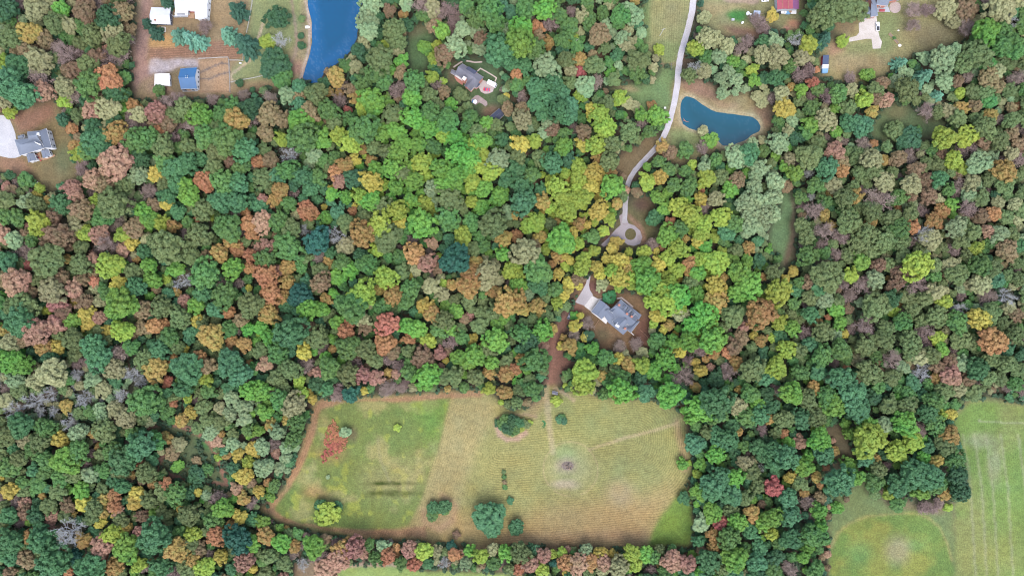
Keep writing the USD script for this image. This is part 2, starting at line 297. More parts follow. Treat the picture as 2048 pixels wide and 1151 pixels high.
tint[:] = lin((84, 80, 66), 0.2); lay((84, 100, 66), (n25 > 0.5) * 0.5 * n8); lay((124, 104, 88), np.clip((n8 - 0.5) * 3, 0, 0.6))
# farm
lay((168, 146, 112), mask(FARM, 5))
lay((152, 160, 112), mask([(505,-60),(622,-60),(626,60),(604,158),(545,160),(463,163),(462,142),(488,116),(498,60)], 5))
lay((172, 150, 122), mask([(578,110),(600,75),(606,0),(618,0),(627,60),(606,160),(578,150)], 4) * 0.7); lay((178, 142, 126), mask([(585,125),(606,118),(606,150),(580,148)], 5))
lay((176, 142, 128), mask([(282,-60),(308,-60),(303,40),(297,80),(297,118),(305,150),(275,165),(268,185),(268,90),(280,40)], 4))
lay((164, 128, 104), mask([(298,94),(350,92),(400,84),(470,80),(487,100),(486,117),(397,117),(300,121)], 2.5)); lay((206, 166, 112), mask([(298,80),(345,70),(356,90),(330,98),(298,95)], 3))
lay((172, 138, 124), blob(330, 172, 40, 18) * .7); lay((150, 132, 100), mask([(342,140),(361,140),(361,182),(342,182)], 3))
lay((206, 194, 194), mask([(306,121),(398,118),(398,138),(361,137),(330,147),(298,148)], 2.5) * (0.65 + 0.5 * n3)); lay((190, 158, 126), mask([(398,120),(457,117),(461,185),(398,187)], 2))
for a in ([(398,147),(420,138),(445,128),(458,131)], [(398,157),(418,160),(440,150),(460,145)]): lay((134, 124, 118), line_mask(a, 2.6, 1.0) * 0.9)
lay((204, 186, 156), line_mask([(532,35),(513,90),(500,122),(470,145),(463,150),(464,165)], 2.4, 0.8)); lay((176, 152, 138), line_mask([(585,0),(590,40),(596,90),(590,115),(575,140)], 4.5, 1.4) * .8)
lay((212, 190, 176), line_mask([(612,0),(619,28),(622,60),(620,95),(608,140),(602,160)], 4, 1.2) * 0.8)
# western house
lay((150, 134, 96), mask(WYARD, 5)); lay((168, 124, 104), mask([(0,232),(45,220),(105,205),(112,235),(60,262),(36,268),(28,240)], 5) * .8); lay((176, 132, 110), mask([(0,310),(45,318),(70,345),(30,352),(-10,335)], 5) * .7); lay((122, 134, 96), blob(128, 318, 22, 34) * .7)
# brick house, glades
lay((98, 118, 82), mask(BYARD, 4)); lay((138, 116, 96), blob(985, 222, 22, 14) + blob(905, 150, 10, 20) * .7); lay((106, 132, 88), mask(GLADE1, 6)); lay((140, 122, 96), mask([(812,55),(860,45),(862,60),(822,75)], 5) * .6)
# strips by the road
lay((166, 166, 116), mask(STRIP, 4)); lay((120, 150, 94), mask([(1290,-60),(1300,-60),(1300,80),(1292,88)], 3) * .8); lay((176, 162, 118), mask([(1330,0),(1372,0),(1365,50),(1330,60)], 8) * .5); lay((132, 152, 98), mask([(1322,85),(1360,85),(1348,128),(1325,126)], 5) * .7)
lay((124, 148, 98), mask(VERGE, 5)); lay((186, 160, 126), mask([(1225,178),(1262,171),(1282,180),(1260,184)], 3) * .7); lay((172, 146, 120), line_mask([(1318,125),(1330,133),(1350,128)], 4, 2))
lay((140, 122, 92), mask(ROADSIDE, 5)); lay((152, 120, 100), mask([(1172,112),(1205,92),(1220,105),(1180,120)], 5)); lay((168, 150, 136), line_mask([(1190,0),(1180,15),(1165,40),(1150,75),(1137,95)], 5, 1.5))
lay((166, 150, 112), mask(BANK2, 5)); lay((170, 132, 116), mask([(1362,165),(1400,162),(1430,178),(1440,200),(1400,195),(1375,180)], 5) * .8); lay((196, 164, 140), mask([(1425,200),(1470,205),(1480,216),(1440,214)], 5) * .7); lay((152, 116, 98), mask([(1500,215),(1540,215),(1545,250),(1526,262),(1522,240)], 5) * .8)
lay((142, 152, 102), mask([(1340,262),(1370,258),(1405,272),(1400,300),(1370,322),(1340,315)], 5)); lay((196, 182, 150), mask(POND2, 0, 0) * 0 + (np.clip(ndimage.gaussian_filter(mask(POND2, 0, 0), 2.2) * 4, 0, 1)) * .7)
# northern yards
lay((156, 152, 110), mask(NMID, 5)); lay((182, 158, 142), mask([(1448,-60),(1518,-60),(1518,5),(1455,7),(1446,0)], 2)); lay((82, 142, 76), mask([(1452,34),(1468,22),(1494,19),(1494,36),(1482,44),(1462,42)], 3)); lay((186, 164, 122), mask([(1404,10),(1446,8),(1500,10),(1490,18),(1450,26),(1410,42)], 4) * .6); lay((146, 108, 96), mask([(1440,54),(1480,56),(1540,64),(1530,82),(1470,70)], 5) * .9)
lay((202, 152, 124), blob(1588, 48, 14, 9)); lay((196, 146, 126), blob(1574, 57, 8, 5))
lay((164, 156, 110), mask(NEYARD, 6)); lay((132, 148, 96), mask([(1745,85),(1755,0),(1800,30),(1790,90),(1760,110),(1690,105),(1690,88)], 7) * .7); lay((176, 152, 116), mask([(1660,110),(1760,112),(1780,135),(1700,150),(1660,140)], 10) * .7); lay((148, 136, 104), mask([(1800,60),(1890,40),(1930,70),(1850,95)], 8) * .7); lay((180, 140, 116), mask([(1656,95),(1672,84),(1690,102),(1662,110)], 4) * .8); lay((150, 122, 96), mask([(1668,40),(1710,40),(1716,68),(1680,70)], 5) * .7)
lay((108, 126, 86), mask(GLADE2, 6)); lay((134, 128, 92), blob(1795, 225, 22, 16) * .7)
# clearing with the turning circle, house in the wood, trail
lay((112, 106, 74), mask(CIRCLE, 5)); lay((168, 130, 108), mask([(1252,425),(1262,430),(1292,460),(1296,485),(1284,490),(1286,468)], 2.5) * .8); lay((98, 74, 68), mask([(1262,405),(1285,395),(1305,405),(1300,420),(1275,420)], 5) * .8); lay((128, 96, 84), mask([(1205,480),(1215,462),(1225,465),(1212,492)], 3))
lay((150, 122, 90), mask(HOUSEY, 4)); lay((136, 98, 86), mask([(1172,565),(1190,560),(1205,585),(1190,592),(1178,580)], 3) + mask([(1275,640),(1298,625),(1300,690),(1270,690)], 5) * .8); lay((112, 112, 82), blob(1205, 670, 16, 14) * .6)
lay((148, 110, 94), mask(TRAILC, 5)); lay((170, 128, 110), line_mask([(1165,600),(1140,622),(1120,645),(1112,675),(1105,700),(1108,735),(1100,775)], 8, 3) * .7)
lay((116, 142, 98), mask(EAST, 4)); lay((142, 112, 98), mask([(1582,375),(1592,420),(1590,495),(1574,538),(1566,530),(1580,480),(1586,430)], 3) * .8)
# the thicket with its looping tracks
lay((106, 118, 82), mask(THICKET, 7)); lay((82, 142, 78), blob(415, 882, 22, 16) * .8)
for a in ([(300,854),(325,848),(360,853),(395,866),(420,885),(438,910),(446,940),(455,965)], [(328,912),(318,925),(322,938),(345,952),(385,962),(420,966),(456,970)]): lay((164, 124, 104), line_mask(a, 8, 1.6))
# the mown field and its meadow
fm = mask(FIELD, 4)
lay((166, 162, 102), fm)
lay((180, 164, 116), mask([(900,797),(970,790),(1000,815),(960,880),(930,960),(900,1060),(830,1060),(835,1020),(870,910)], 9) * .75)
lay((182, 152, 108), mask([(830,1045),(900,1020),(1000,1050),(1100,1010),(1200,1000),(1310,980),(1370,940),(1345,1005),(1295,1088),(930,1088),(700,1076),(720,1060)], 18) * .75)
lay((178, 142, 112), mask([(1020,1065),(1300,1062),(1290,1090),(960,1088)], 8) * .6); lay((158, 162, 104), mask([(1100,800),(1330,815),(1340,850),(1250,880),(1160,880),(1110,850)], 16) * .6)
lay((150, 160, 106), blob(1260, 950, 70, 40) * .45); lay((182, 160, 126), blob(1240, 985, 30, 28) * .6); lay((148, 154, 104), mask([(1328,812),(1365,828),(1372,862),(1350,850)], 5) * .7); lay((150, 126, 96), mask([(1362,800),(1376,806),(1378,840),(1366,838)], 3) * .8)
lay((180, 142, 106), mask([(640,797),(700,803),(900,782),(965,783),(960,797),(900,799),(800,806),(690,807),(648,822),(634,868),(600,950),(552,1018),(600,1046),(700,1058),(790,1059),(850,1050),(850,1078),(720,1074),(560,1044),(522,1020),(560,985),(608,890),(622,840)], 2.0) * fm)
mm = mask(MEADOW, 2.0, 0.25)
lay((132, 146, 80), mm); lay((112, 136, 74), mm * np.clip((n25 - 0.47) * 6, 0, 1) * .7); lay((176, 168, 112), mm * np.clip((fb(14, 4, 21) - 0.52) * 7, 0, 1) * .7); lay((178, 184, 84), mm * np.clip((fb(5, 3, 22) - 0.62) * 9, 0, 1) * .6)
lay((112, 158, 72), mm * mask([(800,806),(900,797),(886,850),(868,905),(850,870),(830,830)], 12) * .6); lay((176, 160, 108), mm * mask([(720,930),(850,900),(840,985),(790,1000),(720,985)], 14) * .5)
lay((72, 84, 34), mm * (blob(780, 966, 52, 4.5) + blob(790, 986, 62, 6.5)) * (0.6 + .8 * n3) * np.clip(n8 * 2, .5, 1)); lay((122, 106, 84), mm * blob(705, 868, 12, 16) * .7); lay((190, 138, 100), mm * (blob(660, 905, 34, 20) + blob(630, 985, 30, 16)) * .4)
lay((168, 164, 122), line_mask([(758,880),(762,920),(780,962)], 3.5, 1.5) * .5)
lay((122, 150, 72), mask(UNMOWN, 3)); lay((140, 162, 68), blob(1342, 1045, 22, 26) * .6)
lay((188, 174, 132), line_mask([(1094,775),(1096,820),(1103,870),(1108,905)], 9, 2.0) * .95); lay((200, 180, 138), line_mask([(1180,900),(1250,876),(1310,862),(1355,846)], 4.5, 1.5) * .8); lay((190, 158, 124), line_mask([(1355,842),(1358,870),(1368,905),(1372,940)], 10, 4) * .7)
lay((206, 170, 150), line_mask([(996,850),(1000,870),(1016,880),(1036,878),(1052,866)], 8, 2) * .85); lay((196, 164, 136), line_mask([(996,838),(1020,830),(1050,828),(1072,834)], 5, 2) * .7); lay((190, 150, 122), line_mask([(848,1020),(850,1045),(880,1058),(908,1040),(912,1010),(885,990)], 10, 4) * .5)
lay((184, 148, 122), mask([(1060,800),(1090,780),(1096,800),(1070,835),(1050,828)], 5) * .4); lay((204, 172, 148), line_mask([(1112,778),(1130,788),(1148,800)], 6, 2) * .7)
lay((176, 190, 158), blob(1142, 935, 50, 46, .5) * (.1 + .35 * n8)); lay((124, 168, 112), blob(1130, 905, 26, 18) * .3); lay((204, 186, 164), blob(1130, 968, 28, 10) * .6); lay((172, 152, 140), blob(1134, 930, 20, 16) * (.3 + .8 * n8)); lay((104, 90, 94), blob(1136, 931, 9, 7) * .8)
ring = np.exp(-((np.hypot(gx - 1142, gy - 938) - 52 - 6 * n25) / 1.6) ** 2) * (n8 > .42); lay((214, 188, 150), ring * .3)
# eastern fields
lay((124, 140, 90), mask(LANE, 5)); lay((154, 130, 104), mask([(1760,990),(1790,1000),(1850,1005),(1900,1000),(1880,1030),(1820,1022),(1770,1010)], 5) * .7); lay((138, 124, 98), line_mask([(1908,1000),(1914,1050),(1920,1110),(1922,1151)], 5, 2) * .7)
rf = mask(RFIELD, 4); lay((124, 152, 80), rf); lay((156, 156, 100), rf * np.clip((fb(30, 4, 31) - .47) * 5, 0, 1) * .6); lay((164, 166, 96), rf * mask([(1920,1080),(2048,1060),(2048,1151),(1930,1151)], 25) * .6); lay((182, 176, 158), rf * (blob(1960, 880, 30, 16) + blob(1990, 930, 16, 40)) * .35)
for dx in (0, 22, 45, 75, 110): lay((176, 178, 140), rf * line_mask([(1928 + dx, 870), (1942 + dx, 980), (1952 + dx, 1151)], 3, 1.5) * .45)
lay((182, 184, 150), rf * line_mask([(1960,842),(2048,848)], 3, 1.2) * .6); lay((166, 140, 118), rf * line_mask([(1912,825),(1935,802),(1985,797),(2048,806)], 9, 4) * .6)
dm = mask(DOME, 2.5); lay((118, 144, 74), dm); lay((160, 160, 82), dm * np.clip((fb(22, 4, 33) - .48) * 6, 0, 1) * .7); lay((112, 156, 90), dm * (blob(1720, 1105, 30, 24) + blob(1830, 1090, 22, 16)) * .6); lay((186, 172, 140), dm * blob(1795, 1100, 26, 30) * .6)
lay((196, 172, 120), line_mask([(1664,1095),(1676,1068),(1700,1048),(1735,1034),(1790,1027),(1828,1027),(1858,1036),(1880,1055),(1895,1085),(1905,1120)], 4, 1.4) * .35)
lay((120, 108, 82), mask(GLADE3, 4)); lay((152, 172, 100), mask(BOTTOM, 3)); lay((192, 164, 146), line_mask([(655,1155),(668,1146),(690,1134),(735,1127),(790,1130)], 7, 2) * .8); lay((184, 152, 130), line_mask([(690,1120),(800,1128),(950,1132),(1050,1140)], 6, 3) * .5); lay((168, 140, 112), mask(HEDGEGAP, 4) * .7)
tint *= (0.80 + 0.4 * n25)[..., None] * (0.90 + 0.2 * n3)[..., None]
tint *= 1 + (np.stack([n8 - .5, (n70 - .5) * .6, .5 - n8], -1)) * 0.16

# the mower's lines: a phase that the look turns into stripes, and how strong they are
def seg_dist(ax, ay, bx, by, p=2.6):
    t = np.clip(((gx - ax) * (bx - ax) + (gy - ay) * (by - ay)) / ((bx - ax) ** 2 + (by - ay) ** 2), 0, 1)
    return (np.abs(gx - ax - t * (bx - ax)) ** p + np.abs(gy - ay - t * (by - ay)) ** p) ** (1 / p)
warp2 = (n25 - .5) * 14
phase = seg_dist(1000, 905, 1265, 880) + warp2 * .8
left = ndimage.gaussian_filter((gx < 1000 - (gy - 800) * 0.25).astype(float), 10)
phase2 = (gx + 0.32 * gy) * .95 + warp2
phase3 = np.hypot(gx - 1142, gy - 938)
amp = fm * (1 - mm) * (1 - mask(UNMOWN, 3)) * (0.55 + .9 * (n8 - .3))
near = blob(1142, 938, 60, 56, .2)
phase = np.where(left > .5, phase2, phase); amp = amp * (1 - near * .8) * np.where(left > .5, .45, 1.0) * np.clip(np.abs(left - .5) * 4, 0, 1)
st = mask(STRIP, 4); phase = np.where(st > .3, gx + .05 * gy, phase); amp = np.maximum(amp, st * .5)
sf = mask(FARM, 3) * mask([(298,94),(470,80),(487,117),(300,121)], 3); phase = np.where(sf > .2, gy + .06 * gx, phase); amp = np.maximum(amp, sf * .7)
for poly, ph, k in ((RFIELD, gx - .12 * gy, .22), (NEYARD, gy + .1 * gx, .2), (DOME, seg_dist(1780, 1120, 1790, 1200), .2)):
    m_ = mask(poly, 4); phase = np.where(m_ > .5, ph, phase); amp = np.maximum(amp, m_ * k)
mow = np.stack([phase, np.clip(amp, 0, 1), np.zeros_like(amp)], -1)

# the pond beds sink below the water
wpol1, wpol2 = (Polygon(p).buffer(0).simplify(0.1) for p in (POND1, POND2))
def smooth_poly(p): return Polygon(p).buffer(6).buffer(-12).buffer(6).buffer(0)
w1, w2 = smooth_poly(POND1), smooth_poly(POND2)
sd = np.full(gx.shape, 99.0)
for w in (w1, w2):
    x0, y0, x1, y1 = w.bounds; sel = (gx > x0 - 15) & (gx < x1 + 15) & (gy > y0 - 15) & (gy < y1 + 15)
    pts = shapely.points(gx[sel], gy[sel]); d = shapely.distance(pts, w.exterior); d = np.where(shapely.contains(w, pts), -d, d); sd[sel] = np.minimum(sd[sel], d)
sd = sd + (n3 - .5) * 2.0
gz = np.where(sd < 6, -0.9 * np.clip((6 - sd) / 12, 0, 1) ** 1.0 - 0.02, 0.0); gz[sd >= 6] = 0
gz = np.minimum(gz, 0) ; WATER_Z = -0.47

MAT['ground'] = usdkit.material(stage, '/World/Looks/ground_look', {
    't': ('attribute', {'attribute': 'tint'}), 'm': ('attribute', {'attribute': 'mow'}), 'sx': ('separate_xyz', {}),
    'k': ('math', {'math_type': 'multiply', 'value2': 2 * math.pi / 4.6}), 's': ('math', {'math_type': 'sine'}), 'a': ('math', {'math_type': 'multiply'}),
    'b': ('math', {'math_type': 'multiply_add', 'value2': 0.17, 'value3': 1.0}),
    'g': ('geometry', {}), 'n1': ('noise_texture', {'scale': 1.1, 'detail': 5.0, 'roughness': 0.75}), 'r1': ('map_range', {'from_min': 0.3, 'from_max': 0.7, 'to_min': 0.62, 'to_max': 1.38}),
    'n2': ('noise_texture', {'scale': 0.33, 'detail': 6.0, 'roughness': 0.8}), 'r2': ('map_range', {'from_min': 0.3, 'from_max': 0.7, 'to_min': 0.74, 'to_max': 1.26}), 'x0': ('math', {'math_type': 'multiply'}), 'x': ('math', {'math_type': 'multiply'}), 'mix': ('mix_color', {'blend_type': 'multiply', 'fac': 1.0, 'use_clamp': False}), 'c': ('combine_xyz', {}),
    'bp': ('bump', {'strength': 0.5, 'distance': 0.15}), 'p': ('principled_bsdf', {'roughness': 0.95, 'specular_ior_level': 0.1})},
    [('m.vector', 'sx.vector'), ('sx.x', 'k.value1'), ('k.value', 's.value1'), ('s.value', 'a.value1'), ('sx.y', 'a.value2'), ('a.value', 'b.value1'),
     ('g.position', 'n1.vector'), ('n1.fac', 'r1.value'), ('g.position', 'n2.vector'), ('n2.fac', 'r2.value'), ('r1.result', 'x0.value1'), ('r2.result', 'x0.value2'), ('x0.value', 'x.value1'), ('b.value', 'x.value2'), ('x.value', 'c.x'), ('x.value', 'c.y'), ('x.value', 'c.z'),
     ('t.color', 'mix.a'), ('c.vector', 'mix.b'), ('mix.result', 'p.base_color'), ('n1.fac', 'bp.height'), ('bp.normal', 'p.normal')], surface='p.BSDF')
V = np.stack([wx, wy, gz], -1).reshape(-1, 3)
cx, cy = gx[:-1, :-1] + STEP / 2, gy[:-1, :-1] + STEP / 2
cls = np.zeros(cx.shape, int)
def inside(poly):
    im = Image.new('1', (NX - 1, NY - 1), 0); ImageDraw.Draw(im).polygon([((x - X0) / STEP - .5, (y - Y0) / STEP - .5) for x, y in poly], fill=1); return np.asarray(im)
LANDS = [('woodland_floor', None), ('farmyard', FARM), ('house_lawn', WYARD), ('garden', BYARD), ('grass_glade', GLADE1), ('mown_strip', STRIP), ('road_verge', VERGE), ('pond_bank', BANK2), ('back_yard', NMID), ('lawn', NEYARD), ('shaded_glade', GLADE2),
         ('leafy_clearing', CIRCLE), ('house_clearing', HOUSEY), ('dirt_trail', TRAILC), ('narrow_glade', EAST), ('mown_field', FIELD), ('meadow', MEADOW), ('unmown_grass', UNMOWN), ('pale_green_field', RFIELD), ('grass_lane', LANE), ('rounded_field', DOME), ('brown_glade', GLADE3), ('lower_field', BOTTOM)]
for i, (nm, poly) in enumerate(LANDS):
    if poly: cls[inside(poly)] = i
cells = np.arange(NX * NY).reshape(NY, NX); A, B, C, D = cells[:-1, :-1], cells[:-1, 1:], cells[1:, 1:], cells[1:, :-1]
for i, (nm, poly) in enumerate(LANDS):
    s = cls == i
    f = np.vstack([np.stack([A[s], D[s], C[s]], 1), np.stack([A[s], C[s], B[s]], 1)]); u, inv = np.unique(f, return_inverse=True)
    p = obj(nm, (V[u], inv.reshape(-1, 3)), 'ground'); say(p, kind='structure')
    primvar(p, 'tint', tint.reshape(-1, 3)[u]); primvar(p, 'mow', mow.reshape(-1, 3)[u])
# the woods go on beyond the survey
flat('far_ground', (92, 98, 66), 0.95, 0.35, 0.02)
ex = [wx.min(), wy.min(), wx.max(), wy.max()]; L = 4000
v = [(-L, -L, 0), (L, -L, 0), (L, L, 0), (-L, L, 0), (ex[0], ex[1], 0), (ex[2], ex[1], 0), (ex[2], ex[3], 0), (ex[0], ex[3], 0)]
say(obj('outer_ground', (v, [(0, 1, 5), (0, 5, 4), (1, 2, 6), (1, 6, 5), (2, 3, 7), (2, 7, 6), (3, 0, 4), (3, 4, 7)]), 'far_ground'), kind='structure')

# ---------------------------------------------------------------- water
MAT['water'] = usdkit.material(stage, '/World/Looks/water_look', {
    't': ('attribute', {'attribute': 'tint'}), 'g': ('geometry', {}), 'n': ('noise_texture', {'scale': 0.8, 'detail': 3.0}), 'bp': ('bump', {'strength': 0.015, 'distance': 0.05}),
    'p': ('principled_bsdf', {'roughness': 0.12, 'ior': 1.33, 'specular_ior_level': 0.5})}, [('t.color', 'p.base_color'), ('g.position', 'n.vector'), ('n.fac', 'bp.height'), ('bp.normal', 'p.normal')], surface='p.BSDF')
def water(name, w, deep, shore, scum, side):
    x0, y0, x1, y1 = w.bounds
    s = (cx > x0 - 8) & (cx < x1 + 8) & (cy > y0 - 8) & (cy < y1 + 8) & (sd[:-1, :-1] < 6)
    f = np.vstack([np.stack([A[s], D[s], C[s]], 1), np.stack([A[s], C[s], B[s]], 1)]); u, inv = np.unique(f, return_inverse=True)
    v = V[u].copy(); v[:, 2] = WATER_Z
    d = -sd.reshape(-1)[u]; px, py = gx.reshape(-1)[u], gy.reshape(-1)[u]
    t = np.clip(d / 28 - side(px, py), 0, 1)[:, None]; c = lin(shore) * (1 - t) + lin(deep) * t
    sw = meshkit.fbm(np.stack([px / 7 + 3 * meshkit.fbm(np.stack([px, py, px * 0], 1) / 18, 3, 5), py / 26 + 3 * meshkit.fbm(np.stack([px, py, px * 0], 1) / 18, 3, 6), px * 0], 1), 4, 8)
    k = np.clip((np.abs(sw - .5) < .022) * 1.0 * scum, 0, 1)[:, None] * (1 - t) ; c = c * (1 - k * .5) + lin((150, 170, 190)) * k * .5
    p = obj(name, (v, inv.reshape(-1, 3)), 'water'); say(p, kind='structure'); primvar(p, 'tint', c)
water('large_pond', w1, (3, 60, 92), (12, 70, 110), .12, lambda x, y: np.clip((y - 70) / 90, 0, .8) + np.clip((640 - x) / 40, 0, .3))
water('small_pond', w2, (3, 56, 70), (8, 64, 82), 0.06, lambda x, y: np.clip((x - 1400) / 300, 0, .5))

# ---------------------------------------------------------------- gravel road and drives
MAT['gravel'] = usdkit.material(stage, '/World/Looks/gravel_look', {
    't': ('attribute', {'attribute': 'tint'}), 'g': ('geometry', {}), 'n': ('noise_texture', {'scale': 1.6, 'detail': 5.0, 'roughness': 0.7}), 'r': ('map_range', {'from_min': 0.3, 'from_max': 0.7, 'to_min': 0.8, 'to_max': 1.18}),
    'c': ('combine_xyz', {}), 'mix': ('mix_color', {'blend_type': 'multiply', 'fac': 1.0, 'use_clamp': False}), 'p': ('principled_bsdf', {'roughness': 0.95, 'specular_ior_level': 0.1})},
    [('g.position', 'n.vector'), ('n.fac', 'r.value'), ('r.result', 'c.x'), ('r.result', 'c.y'), ('r.result', 'c.z'), ('t.color', 'mix.a'), ('c.vector', 'mix.b'), ('mix.result', 'p.base_color')], surface='p.BSDF')
def slab(name, poly, rgb, z=0.06, step=5.0, vary=0.22, seed=0, rgb2=None, sc=6.0):
    """a low gravel or concrete sheet with a crisp, slightly uneven rim; fine enough for its colour to vary"""
    p = Polygon(poly) if not isinstance(poly, Polygon) else poly
    p = p.segmentize(step)
    inner = p.buffer(-0.4)
    x0, y0, x1, y1 = p.bounds; X, Y = np.meshgrid(np.arange(x0, x1, step), np.arange(y0, y1, step)); ii = shapely.contains_xy(inner, X, Y)
    rings = [np.array(r.coords)[:-1] for r in [p.exterior, *p.interiors]]
    from scipy.spatial import Delaunay
    pts = np.vstack([*rings, np.stack([X[ii], Y[ii]], 1)]); tri = Delaunay(pts).simplices
    c = pts[tri].mean(1); tri = tri[shapely.contains_xy(p.buffer(-0.01), c[:, 0], c[:, 1])]
    v = PP(pts); v[:, 2] = z
    e1, e2 = v[tri[:, 1]] - v[tri[:, 0]], v[tri[:, 2]] - v[tri[:, 0]]; fl = np.cross(e1, e2)[:, 2] < 0; tri[fl] = tri[fl][:, ::-1]
    vs, fs, o, base = [v], [tri], len(v), 0
    for r in rings:
        n = len(r); lo = v[base:base + n].copy(); lo[:, 2] = -0.1; vs.append(lo); i = np.arange(n); j = (i + 1) % n
        fs += [np.stack([base + i, o + i, o + j], 1), np.stack([base + i, o + j, base + j], 1)]; o += n; base += n
    v = np.vstack(vs); prim = obj(name, (v, np.vstack(fs)), 'gravel'); say(prim, kind='structure')
    n = meshkit.fbm(v * [1 / sc, 1 / sc, 0] + seed, 4, seed)[:, None]; c = lin(rgb, .275) * (1 - vary + 2 * vary * n)
    if rgb2: c = np.where(n > .56, lin(rgb2, .275) * .6 + c * .4, c)
    if name == 'gravel_road': c = c * np.clip(1 - (-v[:, 1] + 95) / 140, .72, 1)[:, None]
    primvar(prim, 'tint', c); return prim
def ribbon(pts, widths):
    ls = LineString(pts); n = int(ls.length / 6); s = np.linspace(0, ls.length, n); q = np.array([ls.interpolate(a).coords[0] for a in s])
    for _ in range(3): q[1:-1] = (q[:-2] + 2 * q[1:-1] + q[2:]) / 4
    t = np.gradient(q, axis=0); t /= np.linalg.norm(t, axis=1, keepdims=True); nrm = np.stack([-t[:, 1], t[:, 0]], 1)
    r = np.random.default_rng(4); w = np.interp(s / ls.length, np.linspace(0, 1, len(widths)), widths)[:, None] / 2
    return Polygon(np.vstack([q + nrm * (w + r.normal(size=(n, 1)) * .25), (q - nrm * (w + r.normal(size=(n, 1)) * .25))[::-1]])).buffer(0)
slab('gravel_road', ribbon(ROAD, [12.5, 12.5, 12, 12, 11.5, 11, 10, 9.5, 9.5]), (214, 208, 212), rgb2=(196, 188, 186))
loop = Polygon([(1247,438),(1253,440),(1256,448),(1268,452),(1279,462),(1283,474),(1279,486),(1268,490),(1256,488),(1244,478),(1236,474),(1222,484),(1208,492),(1204,489),(1218,476),(1232,460),(1243,450),(1240,432),(1246,428)]).buffer(1.5)
island = Point(1261, 468).buffer(11)
island = shapely.affinity.scale(island, 1.0, 1.05)
slab('gravel_turning_circle', loop.difference(island), (172, 162, 164), z=0.05, rgb2=(150, 134, 134))
slab('gravel_forecourt', [(1150,604),(1165,580),(1172,566),(1176,548),(1181,552),(1178,570),(1180,580),(1186,589),(1176,603),(1169,611),(1158,607)], (190, 182, 184), z=0.05)
slab('concrete_apron', [(1168.5,612),(1184.5,591),(1199,599),(1183,623)], (222, 216, 212), z=0.12, vary=.06)
slab('gravel_drive', [(-60,228),(0,230),(12,231),(20,240),(26,254),(31,268),(34,290),(42,312),(30,316),(18,316),(0,312),(-60,305)], (212, 210, 214), z=0.06, rgb2=(196, 194, 198))
slab('concrete_drive', [(1717.5,47),(1726,39),(1753,33),(1756,61),(1759,75),(1764,84),(1761,97),(1745.5,98),(1743,78),(1733,78),(1715,81),(1697,84),(1696,76.5),(1713,72),(1718,65)], (222, 212, 204), z=0.10, vary=.1, rgb2=(204, 192, 182))
slab('round_patio', Point(1790, 15).buffer(11.5), (196, 176, 168), z=0.12, vary=.1)
slab('gravel_forecourt', [(958,160),(966,160),(977,164),(990,168),(994,172),(987,178),(986,183),(978,187),(970,188),(962,184),(959,178),(956,174)], (208, 192, 188), z=0.06, rgb2=(186, 168, 164))
slab('garden_terrace', [(941,200),(950,192),(956,190),(966,197),(974,203),(975,209),(971,213),(963,207),(958,205),(952,210),(946,207)], (188, 168, 164), z=0.08, rgb2=(160, 140, 138))
slab('garden_path', LineString([(908,134),(918,127),(929,121),(940,123),(950,125),(963,124)]).buffer(1.5), (204, 186, 178), z=0.06)
slab('garden_path', LineString([(955,142),(961,137),(972,143),(984,150),(993,156),(990,163)]).buffer(1.2), (214, 196, 186), z=0.06)
slab('garden_path', LineString([(1235,596.5),(1243,595),(1252,602),(1265,613)]).buffer(1.6), (206, 190, 182), z=0.10, vary=.08)
slab('stone_path', LineString([(1193,597.5),(1208,597)]).buffer(1.0), (206, 190, 182), z=0.10, vary=.08)
# ---------------------------------------------------------------- buildings
flat('white_wall', (226, 226, 228), 0.7, .06, k=.34); flat('brick_wall', (156, 104, 90), 0.85, .2, 3.0); flat('red_wall', (150, 50, 56), 0.8, .12); flat('grey_wall', (150, 152, 156), 0.8, .1); flat('dark_wall', (84, 86, 96), 0.8, .1); flat('timber', (150, 118, 92), .85, .2); flat('red_timber', (140, 62, 58), .8, .2)
flat('glass', (34, 42, 58), 0.12, .1, spec=.6); flat('trim', (228, 226, 224), .6, .04, k=.34); flat('door', (110, 84, 70), .7, .1); flat('black', (26, 28, 34), .6, .1); flat('steel', (168, 172, 178), .45, .1, metallic=.3)
def roof_look(name, rgb, rgb2, sc=1.2, rough=.8, wash=.12):
    kk = .27 if 'white' in name or 'cream' in name else .26
    a, b = lin(rgb, kk), lin(rgb2, kk)
    MAT[name] = usdkit.material(stage, f'/World/Looks/{name}', {'g': ('geometry', {}), 'n': ('noise_texture', {'scale': sc, 'detail': 5.0, 'roughness': .7}), 'n2': ('noise_texture', {'scale': .14, 'detail': 3.0}),
        'r': ('rgb_ramp', {'ramp': [(.3, tuple(a)), (.7, tuple(b))]}), 'mr': ('map_range', {'from_min': .3, 'from_max': .7, 'to_min': 1 - wash, 'to_max': 1 + wash}), 'mp': ('map_range', {'to_min': .92, 'to_max': 1.08}), 'mm': ('math', {'math_type': 'multiply'}),
        'h': ('hsv', {}), 'p': ('principled_bsdf', {'roughness': rough, 'specular_ior_level': .3})},
        [('g.position', 'n.vector'), ('g.position', 'n2.vector'), ('n.fac', 'r.fac'), ('n2.fac', 'mr.value'), ('g.random_per_island', 'mp.value'), ('mr.result', 'mm.value1'), ('mp.result', 'mm.value2'), ('mm.value', 'h.value'), ('r.color', 'h.color'), ('h.color', 'p.base_color')], surface='p.BSDF')
roof_look('slate_roof', (122, 132, 152), (140, 148, 166), 2.0); roof_look('slate_roof_dark', (88, 108, 152), (104, 122, 164), 2.0); roof_look('grey_roof', (126, 136, 154), (142, 150, 168), 2.0); roof_look('dark_shingle', (66, 74, 100), (86, 92, 116), 2.0)
